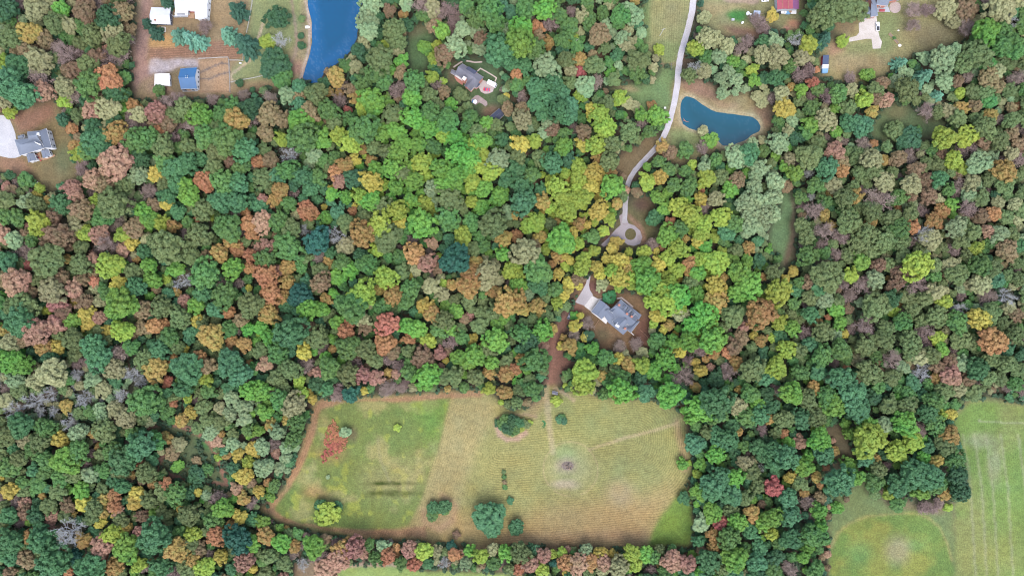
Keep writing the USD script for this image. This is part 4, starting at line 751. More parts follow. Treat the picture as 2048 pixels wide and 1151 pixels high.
# driftwood in the small pond
p0 = P(1368.5, 241); t = thing('driftwood', 'pale branch floating at the left end of the small pond', 'branch', (p0[0], p0[1], WATER_Z))
obj('branch', tube([(-.4, 1.6, .05), (.1, .3, .12), (1.2, -.5, .12), (3.0, -.9, .05)], [.10, .22, .20, .08], 6), 'rust', t); obj('twig', tube([(.1, .3, .12), (-.8, -.2, .1), (-1.2, -.9, .05)], [.12, .08, .04], 5), 'rust', t)
# raised beds
t = thing('raised_bed', 'long raised flower bed set aslant on the lawn right of the white pickup', 'flower bed', P(*z7(1130, 555)), -48)
for (x0, y0, x1, y1) in ((-4, -.7, 4, -.58), (-4, .58, 4, .7), (-4, -.58, -3.88, .58), (3.88, -.58, 4, .58)): obj('board', box(x0, y0, 0, x1, y1, .45), 'timber', t)
obj('soil', box(-3.88, -.58, 0, 3.88, .58, .36), 'bark', t); obj('plants', low_bush(1.2, 12, 3, .2), 'leaf_g', t)
t = thing('raised_bed', 'square white-edged vegetable bed between the dark fir and the pale pines', 'vegetable bed', P(*z2(632, 678)))
for (x0, y0, x1, y1) in ((-1.7, -1.5, 1.7, -1.3), (-1.7, 1.3, 1.7, 1.5), (-1.7, -1.3, -1.5, 1.3), (1.5, -1.3, 1.7, 1.3)): obj('board', box(x0, y0, 0, x1, y1, .4), 'trim', t)
obj('soil', box(-1.5, -1.3, 0, 1.5, 1.3, .3), 'bark', t); obj('plants', low_bush(1.3, 12, 4, .2), 'leaf_d', t)
pair('boulder', 'round pale boulder at the lower end of the slanting flower bed', 'boulder', trimesh.creation.icosphere(2, .9).apply_scale([1.2, 1, .7]), 'cream_roof', *z7(1218, 655)); pair('boulder', 'small white boulder on the lawn above the slanting flower bed', 'boulder', trimesh.creation.icosphere(2, .5).apply_scale([1.2, 1, .8]), 'cream_roof', *z7(1200, 440))
pair('drain_lid', 'small white box on the grass verge left of the gravel road', 'box', join([box(-.6, -.45, 0, .6, .45, .5), box(-.65, -.5, .5, .65, .5, .6)]), 'white_wall', 1024 + 917 / 3, 648 / 3)
pair('water_trough', 'small white trough at the grassy corner right of the paddock', 'trough', join([box(-.7, -.4, 0, .7, -.3, .6), box(-.7, .3, 0, .7, .4, .6), box(-.7, -.3, 0, -.6, .3, .6), box(.6, -.3, 0, .7, .3, .6), box(-.6, -.3, 0, .6, .3, .4)]), 'white_wall', *z3(1630, 228))
# fences: every post a part, three rails between
def fence(label, pts, h=1.3, gap=3.0, mat='grey_wall', rails=3):
    t = thing('rail_fence', label, 'fence', P(*pts[0])); o = P(*pts[0]); ls = LineString(PP(pts)[:, :2] - o[:2]); n = max(2, int(ls.length / gap) + 1)
    q = [np.array([*ls.interpolate(x).coords[0], 0]) for x in np.linspace(0, ls.length, n)]
    for p in q: obj('post', box(-.07, -.07, -.2, .07, .07, h + .1).apply_translation(p), mat, t)
    for z in np.linspace(.35, h, rails):
        for a, b in zip(q[:-1], q[1:]): obj('rail', tube([a + [0, 0, z], b + [0, 0, z]], .055, 4), mat, t)
fence('weathered rail fence along the top of the sandy paddock', [(398,118),(457,115)], mat='pale_bark'); fence('weathered rail fence down the right side of the sandy paddock', [(457,115),(459,125),(460,150),(461,185)], mat='grey_wall'); fence('short rail fence above the grassy corner right of the paddock', [(460,121),(474,121),(486,122)], mat='pale_bark')
fence('rail fence below the dark conifer at the right of the brown paddock', [(487,122),(487.5,103)], mat='grey_wall'); fence('long rail fence from the paddock towards the big round tree', [(463,165),(480,161),(505,157),(531,151)], mat='pale_bark'); fence('rail fence between farmyard and lawn at the top edge', [(507,-8),(503,20),(498,48),(494,66)], mat='pale_bark')
fence('low fence along the bottom of the sandy paddock', [(404,184),(440,183),(458,184)], mat='timber', rails=2)
fence('garden fence below the right corner of the house in the wood', [z5(1330,790),z5(1400,850),z5(1470,930)], mat='timber'); fence('short garden fence at the left of the lawn of the house in the wood', [z5(605,605),z5(510,745)], mat='timber')
pair('culvert_rail', 'short timber culvert rail beside the gravel road', 'rail', join([box(-.15, -2, 0, .15, -1.7, 1), box(-.15, 1.7, 0, .15, 2, 1), box(-.08, -2, .8, .08, 2, 1)]), 'dark_wall', 1342, 134)
# ---- trees read from the place, in twelve blocks: x,y,radius (thirds of a survey unit) and a colour kind ----
SURVEY = [
(0, 0, """45,60,60,d 110,20,45,m 370,65,50,b 210,50,70,k 300,30,50,k 510,75,65,n 590,40,40,m 655,115,70,d 740,80,60,n 780,180,50,n 180,195,65,o 265,230,55,n 330,140,60,v 420,150,50,k
490,160,55,g 560,215,60,v 600,230,40,n 680,200,70,k 775,240,45,m 75,230,65,v 30,180,30,s 140,115,30,s 160,310,50,n 115,395,75,t 20,380,45,l 240,370,70,k 340,290,50,m 320,350,45,v 400,330,70,m 480,260,40,v
470,320,40,m 575,345,50,n 650,360,60,m 730,330,55,m 790,390,30,d 720,270,60,v 430,430,60,n 530,400,60,v 250,490,80,m 330,390,40,d 650,480,80,O 740,470,45,g 545,510,80,g 400,520,60,k 450,580,55,m 270,550,60,p
60,500,80,t 150,570,80,t 30,610,40,k 60,680,60,l 390,605,45,l 600,560,45,n 690,555,60,d 740,570,45,g 560,650,60,p 650,650,70,k 730,650,35,b 735,710,30,b 800,630,45,o 840,690,50,k 520,610,40,d 430,770,35,O
380,720,60,d 470,690,45,v 560,760,50,d 690,740,50,d 790,700,45,m 930,740,40,n 940,670,60,p 1000,620,80,m 1010,745,50,n 1070,590,60,m 1040,690,50,v 1120,650,60,v 1200,690,70,b 1280,600,60,m 1290,760,50,v
1340,690,60,g 1400,640,50,g 1410,730,75,o 1510,720,50,m 1470,570,50,m 1515,540,30,d 1440,500,25,d 1490,650,60,d 700,800,65,o 640,770,45,k 580,850,80,t 650,890,60,d 540,900,60,g 460,880,45,o 480,930,50,l
760,850,50,p 800,760,50,m 820,850,75,g 900,830,60,g 985,880,60,v 1055,830,40,m 950,790,40,O 1130,880,45,v 1190,890,35,v 1230,870,35,n 1180,760,60,m 1230,820,70,g 1360,840,80,g 1300,910,55,v 1470,900,70,t
1500,830,40,v 700,980,90,p 650,990,60,k 500,1010,50,m 840,950,60,d 780,930,30,y 940,1040,50,y 990,970,60,g 1060,1010,70,t 1130,980,60,t 1290,1005,50,v 1380,970,35,n 1450,1000,50,g 1510,980,30,m 1230,1090,60,O
1340,1090,70,g 1420,1100,60,t 1120,1110,50,b 1060,1100,50,t 830,1050,60,s 740,1110,60,v 640,1110,60,n 570,1080,60,p 440,1130,60,p 370,1120,45,t 240,1130,50,l 160,1080,50,g 60,1050,50,d 450,950,30,d
1235,160,45,m 1350,190,55,q 1445,240,70,c 1400,40,62,c 980,5,40,c 960,545,40,g 870,130,38,c 915,185,42,c 1050,200,50,q 1120,215,60,q 1180,235,48,q"""),
(512, 0, """130,115,70,d 75,250,45,l 150,250,50,w 110,385,85,d 275,115,25,v 270,215,20,d 275,275,27,d 160,480,60,g 690,30,60,s 670,120,60,s 680,190,55,s 620,300,45,d 650,240,40,k 735,100,40,d 740,200,40,d 800,70,40,n
885,85,30,o 900,30,40,s 830,180,60,v 870,190,35,n 905,150,40,d 960,110,30,d 1005,95,40,g 1060,50,50,k 1080,160,50,n 1115,190,50,b 1190,135,35,m 990,30,50,m 1100,80,50,m 1170,50,50,m 850,250,50,v 800,280,40,l
850,300,45,k 1020,290,45,b 1085,270,40,l 1065,350,55,l 1130,330,60,n 1195,280,60,s 1290,300,28,g 1320,110,60,g 1400,60,70,g 1450,40,60,t 1385,120,35,k 1240,180,50,s 1310,190,45,s 1340,230,40,n 1430,140,60,g
1490,180,40,s 1460,310,80,t 1500,270,50,t 1520,370,50,t 1475,440,22,s 1480,540,25,m 1500,580,25,y 1510,650,40,n 1055,465,40,l 1120,490,40,l 1100,520,40,m 1130,550,60,n 1225,570,50,v 1040,570,50,v 540,395,40,g
600,400,40,k 480,460,50,o 430,430,40,n 410,500,40,d 750,360,75,v 870,370,45,b 800,420,40,b 720,440,60,g 640,510,50,g 770,490,50,g 870,440,45,n 950,490,60,g 1000,510,40,v 850,540,55,m 580,540,45,n 940,590,55,b
855,590,30,n 690,600,70,b 610,590,45,o 550,660,28,r 640,650,45,l 710,650,50,b 790,610,40,b 820,690,60,v 890,640,40,d 440,550,32,o 500,560,28,o 500,600,45,m 360,560,60,v 250,570,40,n 190,570,50,s 260,520,45,t
260,630,45,t 90,590,45,m 45,545,35,v 20,620,30,t 320,670,55,n 80,690,65,n 160,720,50,n 60,800,50,n 160,840,45,l 120,850,30,v 260,730,70,b 280,830,80,g 390,840,55,b 440,660,60,g 470,730,50,v 560,710,40,g
650,770,80,g 500,810,50,l 570,860,60,v 760,800,50,g 820,780,50,v 945,710,65,b 860,800,50,b 1040,680,60,g 1080,640,50,v 1090,740,45,v 1150,720,70,g 1040,770,60,g 1120,810,45,l 1190,820,50,g 1170,620,40,b
1270,640,50,v 1380,740,60,b 1330,790,50,v 1350,850,60,g 1440,750,50,v 1480,840,40,t 1290,700,50,g 1300,880,50,l 1360,930,50,l 1240,860,40,b 1200,920,60,b 1280,950,60,b 1330,1000,50,l 1450,960,60,s 1410,1030,60,l
1500,1080,50,t 1480,1140,40,b 980,870,50,g 880,860,60,b 1000,980,60,l 920,1000,40,b 850,920,60,g 790,910,50,v 690,970,36,o 640,900,32,o 590,960,38,y 540,990,48,o 480,1030,45,O 500,1080,50,p 590,1070,60,d
690,1090,60,y 660,1140,40,n 450,1130,25,y 720,1020,50,b 820,1010,60,b 940,1080,60,b 880,1040,50,v 1030,1060,35,l 1110,1010,60,g 1190,1050,60,b 1200,1110,50,g 1130,1110,60,b 1060,1130,50,s 840,1120,50,b
760,1110,40,l 1300,1090,50,l 1370,1130,50,b 1260,1020,50,b 20,970,40,O 210,930,60,w 90,960,50,n 345,930,50,s 190,1020,60,g 130,1050,50,t 50,1070,60,v 150,1140,50,o 290,1060,60,t 370,1060,55,g 330,1130,50,t
230,1110,40,d 430,1000,40,v 470,950,40,g 400,960,40,g"""),
(1024, 0, """80,50,55,g 190,60,60,b 250,40,40,g 50,180,70,b 150,160,40,O 230,150,50,m 160,220,40,n 40,260,80,b 130,290,60,g 215,255,38,o 220,295,18,o 300,240,50,g 290,100,50,g 350,160,55,g 420,100,45,k 360,230,38,l
460,120,50,g 300,300,40,d 30,440,38,O 30,510,40,g 210,400,70,s 320,360,50,v 350,420,40,k 410,360,42,o 410,430,36,r 490,390,55,v 480,330,30,n 100,490,40,g 150,530,60,t 240,500,60,t 140,620,50,t 220,590,50,t
300,560,50,t 280,660,60,t 190,690,50,t 350,640,50,t 340,700,50,t 210,740,40,s 60,590,40,m 60,650,40,n 60,720,60,k 440,520,60,s 400,580,40,l 350,500,40,v 560,550,22,n 530,570,30,g 480,660,45,y 520,690,60,l
570,620,45,v 640,590,50,l 690,620,40,k 740,640,35,k 670,690,25,b 840,635,34,o 770,690,60,b 870,700,60,b 890,760,40,g 700,790,60,v 770,740,30,m 560,770,60,l 600,860,50,v 430,790,50,n 500,870,60,l 430,870,46,y
620,890,30,k 700,890,30,g 820,790,40,g 520,210,60,n 560,160,40,s 600,200,35,s 650,90,60,g 700,60,50,s 740,100,50,s 640,140,40,g 660,230,45,s 690,270,50,k 630,330,40,t 580,370,35,g 640,390,30,s 580,440,25,b
760,370,65,v 750,430,50,g 880,300,40,l 860,350,40,k 840,480,40,k 590,30,40,k 735,5,32,o 1140,10,20,c 1150,110,40,k 1180,230,60,k 1100,290,50,l 1060,300,40,v 1230,240,40,k 1290,280,45,k 1240,340,45,s
1100,410,50,w 1060,450,50,v 1150,430,50,k 1325,370,40,b 1410,250,50,m 1250,470,40,s 1300,430,40,s 1350,480,40,s 1450,480,38,b 1440,420,38,l 1500,330,50,k 1510,250,40,t 1260,560,42,s 1340,550,40,s 1510,470,40,d
1470,580,40,k 1500,610,40,k 1470,120,50,m 1510,180,40,m 1145,790,35,k 1190,845,50,b 1140,880,40,m 900,885,48,o 945,920,45,n 1040,900,50,g 1080,990,55,l 810,1000,45,b 890,1060,44,y 810,1095,50,l 740,1110,40,d
940,1020,40,g 880,970,40,g 1220,960,40,g 1150,1000,40,s 1170,1070,55,l 1250,1060,45,v 1340,940,60,s 1410,920,60,t 1440,870,60,s 1420,960,50,s 1500,840,40,k 1310,1010,30,b 1480,1010,50,s 1460,1060,40,s
1350,1080,50,n 1060,1120,50,g 970,1110,45,g 1140,1140,20,O 1450,1130,50,s 50,870,55,y 130,850,50,l 40,930,50,v 190,800,40,s 240,780,40,n 310,800,40,g 310,880,50,b 240,980,60,t 30,1020,50,t 120,1050,50,g
60,1120,60,t 170,1140,40,t 270,1120,60,l 400,1000,50,l 490,1030,56,y 540,1060,42,y 590,1045,38,o 580,970,60,v 520,950,40,o 400,1060,50,l 480,1120,50,y 600,1120,65,b 660,1060,40,n 680,1140,30,p 390,1130,40,l"""),
(1536, 0, """215,80,40,g 330,90,80,v 480,50,90,v 360,150,40,t 350,215,60,c 440,250,38,l 20,100,40,y 40,190,30,c 40,260,50,s 160,250,45,w 240,270,55,l 60,330,60,k 200,350,50,k 40,470,50,t 130,400,40,g 180,450,45,m
270,500,38,O 240,420,35,m 290,420,22,O 140,520,28,o 200,540,40,b 300,540,40,g 80,560,50,k 100,650,60,y 20,590,30,m 60,720,40,g 260,650,50,g 350,580,50,m 400,650,35,b 480,650,50,v 340,720,60,k 260,750,50,b
230,800,40,g 480,740,50,t 560,750,60,t 570,600,50,l 640,540,45,v 690,500,40,n 590,450,42,b 490,460,38,m 500,540,40,k 420,560,50,g 710,600,42,p 620,670,38,o 640,590,40,n 815,370,70,q 960,440,62,q 910,500,48,q
830,540,65,v 1040,360,75,s 1110,310,50,s 1030,570,48,q 940,670,90,m 865,60,45,m 950,60,45,m 870,155,42,m 1060,60,60,k 1180,60,70,n 1190,160,50,m 1120,130,50,k 1390,60,80,k 1420,130,60,w 1300,200,70,b
1390,180,60,g 1240,240,40,g 1390,280,60,g 1470,250,50,g 1480,310,50,g 1250,330,80,v 1180,380,60,v 1320,400,50,g 1200,290,40,v 1370,430,50,k 1130,490,40,n 1150,560,35,l 1090,450,30,d 1320,470,60,n 1300,550,50,v
1440,540,45,b 1380,520,40,n 1490,470,50,m 1320,610,45,b 1150,650,42,o 1240,640,40,n 1140,710,52,l 1330,690,42,o 1460,650,35,n 1500,630,28,O 1460,720,45,l 1390,720,40,m 1060,830,75,l 1190,820,60,l 940,870,30,v
840,830,70,d 760,790,60,v 710,880,35,l 900,780,25,b 1300,770,60,v 1290,850,45,n 1380,840,58,v 1460,800,45,n 1500,860,40,n 1260,980,65,s 1110,960,50,l 1170,1010,40,l 1180,890,50,m 1030,1070,50,t 1410,1030,70,o
1500,960,40,m 1330,1070,50,v 1420,1110,60,v 1220,1090,50,k 1150,1110,50,m 1080,1140,40,g 940,990,42,y 880,1020,50,n 860,1110,60,k 780,950,48,n 700,960,36,o 620,960,60,k 630,860,42,O 560,860,40,m 540,920,40,v
400,900,55,p 430,960,48,n 440,1020,42,O 530,1080,28,O 350,1010,60,t 250,940,70,b 160,1040,50,b 100,1000,40,b 390,1110,50,k 280,1110,50,g 240,1040,30,w 60,860,60,s 130,950,40,k 40,1090,60,s 110,1120,40,n
510,1120,40,y 690,1090,60,k 630,1030,50,v 740,1040,40,v"""),
(0, 384, """40,50,55,v 150,60,45,s 30,140,50,g 100,150,50,g 215,70,50,v 215,25,35,y 280,50,30,o 380,70,65,t 240,190,65,l 330,145,48,n 190,160,30,n 460,20,50,p 500,110,60,n 570,70,45,l 690,70,85,v 610,150,60,g
440,160,35,k 30,260,50,p 90,290,50,s 150,250,35,n 190,290,40,g 360,260,70,n 300,310,50,n 410,330,30,n 460,220,50,k 520,250,50,l 490,330,45,v 600,250,60,p 650,310,60,m 720,180,30,m 740,255,48,l 860,110,50,b
810,210,60,n 900,170,50,b 970,190,45,l 1035,200,42,o 1000,70,42,y 1130,180,40,g 1010,30,50,t 1140,30,60,b 1320,50,70,t 1430,60,60,t 1220,110,60,v 1255,150,28,l 1420,120,30,m 1490,190,48,O 1200,260,70,v
1370,220,80,g 1390,290,46,o 1180,165,22,O 1510,250,40,O 40,420,60,t 180,440,34,r 290,400,90,v 240,430,50,v 410,400,32,o 490,430,60,v 560,400,40,p 240,520,50,v 370,510,50,n 100,540,75,p 500,520,40,n 565,535,36,r
665,440,75,l 745,450,35,b 820,400,25,o 790,310,40,y 870,360,45,t 1010,330,90,v 940,290,50,v 1150,380,60,v 1320,370,55,o 1240,390,40,n 1400,460,60,b 900,440,50,b 920,530,50,b 1060,460,50,b 1000,520,30,l
1110,530,60,w 1230,490,80,g 1510,380,46,O 1500,450,42,O 1430,550,40,m 1490,520,30,g 1495,575,24,y 715,545,48,y 760,590,28,y 820,570,60,t 320,590,75,k 450,585,55,p 940,580,30,n 1060,600,28,o 1010,610,40,t
1110,650,40,p 1215,610,50,t 1350,620,70,g 1500,680,75,v 10,620,30,b 80,570,48,p 180,600,45,n 150,680,75,v 60,690,40,v 350,670,55,p 390,720,50,n 280,710,30,l 510,660,50,n 600,650,40,k 720,670,90,b 640,600,50,g
700,730,40,b 900,620,30,b 860,700,60,n 970,690,60,v 1080,750,60,v 1180,680,50,b 1290,700,50,t 1370,720,42,O 1440,770,44,n 1190,770,40,y 1220,790,40,v 1270,870,76,o 1380,820,50,g 1390,890,36,O 1370,920,22,O
1470,910,48,O 1490,820,40,b 520,730,48,y 530,790,40,y 600,750,40,p 440,770,50,b 130,770,80,t 40,830,40,o 210,830,78,p 330,790,50,p 60,900,60,k 150,880,50,n 190,960,30,d 270,930,48,o 340,930,48,y 440,880,60,v
660,830,38,y 740,830,65,l 850,810,45,n 810,860,30,n 930,800,48,O 995,790,32,O 1020,865,50,g 1140,880,35,t 1070,930,40,v 1110,940,28,y 560,920,70,t 600,990,70,t 690,1060,60,v 710,970,52,m 790,930,50,g
640,890,40,v 960,950,60,t 870,1010,60,v 940,1060,68,o 1040,1000,32,O 985,1040,22,O 1010,1130,32,O 1120,1050,85,t 1190,990,46,O 1250,1040,52,n 1380,1020,80,t 1430,1090,70,t 1520,1060,40,g 1240,1120,40,l
60,1010,70,b 140,1040,60,b 310,1080,80,k 310,1000,50,d 470,1020,42,m 470,1100,40,w 560,1120,50,s 810,1090,60,w 850,1130,40,w 220,1130,50,k 100,1130,50,v 1090,1130,40,b"""),
(512, 384, """40,40,32,p 110,50,38,o 200,70,50,g 310,110,56,O 350,130,36,O 410,90,20,y 420,155,45,b 490,120,50,t 540,30,40,b 580,115,28,O 540,180,50,v 590,85,24,y 630,30,50,v 660,150,50,v 690,50,60,g 640,90,30,v 760,100,60,v
850,110,60,l 880,95,32,l 930,50,50,b 1010,70,50,l 1060,50,40,s 740,200,70,l 860,190,48,y 780,270,80,v 640,250,76,o 1000,190,80,b 920,210,40,g 1150,160,70,t 1250,80,30,n 1160,50,70,v 1360,90,50,b 1300,60,40,v
1420,190,80,v 1460,30,50,b 1505,100,30,s 1290,180,50,g 1240,270,55,l 40,180,60,p 140,180,60,g 210,220,60,v 370,290,70,T 290,230,40,w 490,270,62,w 200,330,80,g 80,330,46,p 20,340,38,p 60,400,60,g 190,450,46,o
250,400,24,p 440,420,38,o 300,390,40,v 390,470,50,v 520,420,50,g 640,390,50,d 700,450,50,g 660,430,60,g 730,345,48,l 570,470,55,b 490,510,50,b 780,510,68,l 950,370,62,O 1060,310,38,p 1030,420,58,p 1190,400,85,T
1300,340,50,v 1320,430,48,o 1280,480,58,o 1270,560,66,o 925,500,25,y 1170,555,34,o 1120,545,30,l 1050,560,55,k 1390,470,60,k 1380,540,50,k 1430,440,40,k 1480,370,50,b 1490,280,54,o 1520,470,46,l 1430,600,38,o
1500,660,76,o 1420,720,50,v 1280,640,50,v 1360,620,30,g 60,500,66,O 130,470,38,p 90,610,62,O 160,630,45,o 80,730,62,o 260,620,65,T 190,540,48,o 390,540,58,n 420,640,40,o 310,700,60,b 380,700,50,b 570,680,95,g
640,610,76,l 760,680,50,g 820,620,56,o 740,590,18,o 930,580,60,g 900,660,50,g 1010,680,50,y 1060,730,52,o 1130,770,60,v 1100,820,50,g 1150,800,50,b 1290,700,30,v 1280,745,28,p 1340,800,50,v 1350,730,40,v
1440,890,70,b 1390,940,50,v 210,840,90,t 80,870,45,b 20,860,20,l 340,810,34,n 370,870,60,v 450,880,35,b 485,780,45,b 560,790,38,O 540,840,52,O 640,760,50,k 660,810,45,n 790,790,72,r 750,830,40,g 900,800,50,b
970,820,55,b 1035,890,48,l 770,910,66,O 820,960,46,n 910,950,40,v 920,880,38,O 860,930,25,t 290,960,46,y 60,1030,48,p 130,960,60,g 560,930,70,g 650,940,60,v 710,940,25,b 710,1000,50,v 460,940,28,o 420,990,35,b
440,1050,60,g 380,1080,38,p 210,1060,60,v 120,1110,50,v 260,1130,38,l 560,1090,60,v 580,1040,48,m 640,1090,50,p 790,1080,28,o 720,1110,48,p 840,1090,32,p 860,1050,40,m 790,1000,50,m 1000,990,60,n 1100,970,40,p
1140,1010,22,y 1170,890,50,m 1310,980,60,b 1220,990,50,b 1270,1020,50,b 1410,1020,50,b 1300,880,34,y 1360,920,28,O 1190,1100,50,v 1320,1110,50,v 1400,1080,38,o 1500,1090,48,o 920,1080,50,g 1030,1100,70,b
1110,1050,28,p 1120,1110,50,v"""),
(1024, 384, """70,60,70,t 180,60,50,n 90,130,40,n 20,140,30,o 235,90,40,l 300,40,60,l 380,50,58,l 440,30,50,v 330,110,60,l 520,110,58,y 590,160,38,l 630,70,50,n 660,30,40,v 150,180,55,l 100,200,50,l 165,270,38,o 30,260,38,O
80,360,80,k 120,330,48,n 60,310,30,t 230,190,40,v 270,180,28,o 400,190,38,o 450,195,28,y 360,250,42,y 300,290,80,b 350,330,38,y 400,310,40,l 310,380,38,y 240,430,28,o 270,380,38,o 300,400,22,O 350,410,28,y
430,400,48,l 450,360,28,o 420,450,50,l 280,490,38,y 390,520,38,n 340,550,38,y 400,560,32,y 330,590,38,y 310,620,38,y 270,660,38,l 160,470,80,g 160,560,60,t 90,610,40,s 40,560,50,b 20,450,40,l 30,490,40,l
485,270,45,t 30,650,56,o 60,700,48,o 150,680,48,o 160,740,28,o 210,740,40,v 70,790,40,v 180,830,58,b 240,820,36,o 60,850,60,g 110,890,60,d 140,1010,78,g 60,1000,38,o 20,1060,38,O 90,1070,28,b 180,920,38,p
585,626,40,B 375,800,54,y 410,740,38,y 375,740,28,b 455,790,40,m 435,870,28,y 310,870,36,o 350,920,46,o 295,920,28,y 340,980,40,g 410,930,30,g 485,940,42,b 560,990,50,g 640,930,35,m 630,1000,38,y 680,970,40,k
780,960,40,k 740,910,36,m 700,1040,48,o 620,1070,45,v 780,1040,50,l 850,1070,50,b 430,1080,78,l 540,1100,34,o 650,1120,60,g 570,1130,40,g 840,830,40,k 870,890,60,g 600,340,58,y 620,300,38,y 700,360,48,l
570,400,38,y 650,410,50,y 530,490,42,y 600,470,50,v 690,440,50,o 640,510,58,y 710,510,45,l 510,450,38,y 540,550,42,k 640,570,48,l 720,550,38,l 790,360,62,l 780,440,60,b 840,310,36,m 810,530,75,b 870,440,48,y
905,330,24,O 930,260,68,b 1000,340,58,l 930,400,50,l 990,470,50,l 920,510,40,v 1070,420,46,O 1060,470,38,o 1120,400,48,l 1110,480,50,b 910,100,65,b 1000,90,60,l 1050,80,28,o 1070,140,60,l 950,180,36,O
860,150,50,t 1010,220,50,t 1040,280,28,o 1150,190,58,l 1130,250,50,l 1120,300,42,y 1160,330,40,g 1250,150,62,l 1340,190,50,g 1150,100,40,m 1220,40,50,k 1040,30,40,g 870,30,40,b 850,650,58,l 900,580,58,v
950,560,58,l 990,620,68,b 930,660,68,l 870,570,30,k 1010,525,18,y 1000,690,50,l 860,740,38,y 900,750,28,y 850,790,50,l 910,820,28,y 945,795,34,o 1010,730,50,k 1070,540,40,v 1110,620,50,g 1220,420,68,v
1260,510,36,o 1220,560,56,y 1215,660,66,o 1370,490,70,b 1420,560,78,b 1360,600,60,b 1500,510,28,o 1490,730,85,o 1510,640,30,l 1150,730,70,b 1190,780,50,l 1090,790,60,b 1120,850,38,l 1200,880,80,b 1060,890,60,b
1010,960,38,y 970,900,50,g 920,1000,60,b 1330,740,70,v 1390,800,40,p 1160,1000,24,o 1100,1020,28,y 1210,970,38,o 1130,1070,38,y 1290,960,38,O 1330,930,50,n 1190,1050,28,p 1290,1080,50,m 1340,1010,38,o
1440,1060,68,v 1490,890,38,o 1440,930,35,v 1450,860,28,y 1220,1120,50,d 1030,1110,60,m 940,1120,40,b 1300,880,40,g 1440,130,60,s 1400,60,60,s 1480,60,60,s 1440,200,60,s 1500,130,60,s 1490,220,40,s 1360,290,30,t
1420,330,38,o 1350,350,40,v"""),
(1536, 384, """30,30,50,s 30,130,55,s 10,320,25,b 60,400,45,g 30,480,50,v 150,475,32,y 60,600,75,l 10,700,20,o 190,30,40,g 250,30,30,w 340,60,40,g 370,10,25,o 460,40,58,v 510,25,46,o 270,110,58,m 340,140,35,o 200,200,60,v
260,220,22,y 230,270,50,v 330,230,58,m 380,200,30,o 480,180,68,b 460,120,50,g 550,90,40,v 620,110,58,v 610,180,42,o 640,50,80,m 740,160,60,v 780,220,60,g 850,130,50,v 860,210,46,O 780,100,24,o 780,30,50,g
860,20,40,n 960,20,50,n 1090,75,42,b 1040,110,42,o 990,170,48,o 580,250,60,v 550,310,60,v 600,350,50,v 690,290,65,v 440,270,52,m 800,300,50,v 920,250,58,w 970,280,58,k 1120,210,58,s 1190,100,52,m 1350,130,46,O
1420,150,48,v 1310,230,38,p 1220,240,54,l 1150,290,48,l 1240,340,45,l 1190,380,40,v 1110,350,42,m 1390,250,50,s 1460,250,40,v 1340,300,40,g 1430,350,58,n 1490,420,40,v 1480,70,40,k 240,380,58,b 310,320,40,m
290,310,25,g 350,500,85,v 410,370,38,m 560,420,52,b 490,500,45,l 450,550,38,m 660,440,45,n 730,440,45,l 640,520,55,s 560,560,52,m 800,490,60,n 720,515,18,o 750,560,48,n 810,390,50,v 890,440,78,l 890,560,58,m
990,440,50,v 1090,440,50,k 1130,490,60,v 1270,440,60,g 1340,460,50,v 1370,530,45,t 1270,550,58,k 1430,620,58,w 1500,520,40,v 1000,600,50,k 830,630,50,v 730,640,55,d 640,690,74,b 750,715,38,l 860,690,50,v
930,640,50,v 790,670,18,o 1050,660,45,l 1010,740,58,v 1130,700,48,w 1130,780,58,g 1260,760,62,y 1330,730,58,v 800,780,58,b 700,810,50,v 570,800,68,m 480,700,35,n 420,650,40,b 300,580,50,t 240,540,42,n
190,540,40,g 140,810,50,b 250,730,50,t 360,750,22,O 300,780,28,o 430,780,40,b 330,840,60,v 220,840,40,m 70,780,50,l 20,870,30,l 110,940,58,l 190,950,45,v 250,910,50,t 50,1050,60,l 320,980,60,g 440,950,60,g
460,850,28,y 300,1080,50,t 190,1080,50,g 430,1110,70,t 470,1055,24,O 580,920,60,v 690,880,60,v 850,890,60,l 850,960,50,b 740,1000,58,m 640,980,40,g 930,840,48,m 1010,870,45,l 1040,940,40,b 910,990,50,k
980,980,50,v 1150,880,58,v 1210,900,50,v 1340,890,76,O 1480,850,50,v 1430,940,40,t 1340,1000,50,v 1090,1010,40,n 1160,1030,50,s 910,1080,58,w 1010,1120,38,o 1100,1110,58,p 600,1080,70,v 740,1110,50,v
1250,1060,60,t 1310,1110,50,v 1430,1030,50,v 1020,1050,40,n"""),
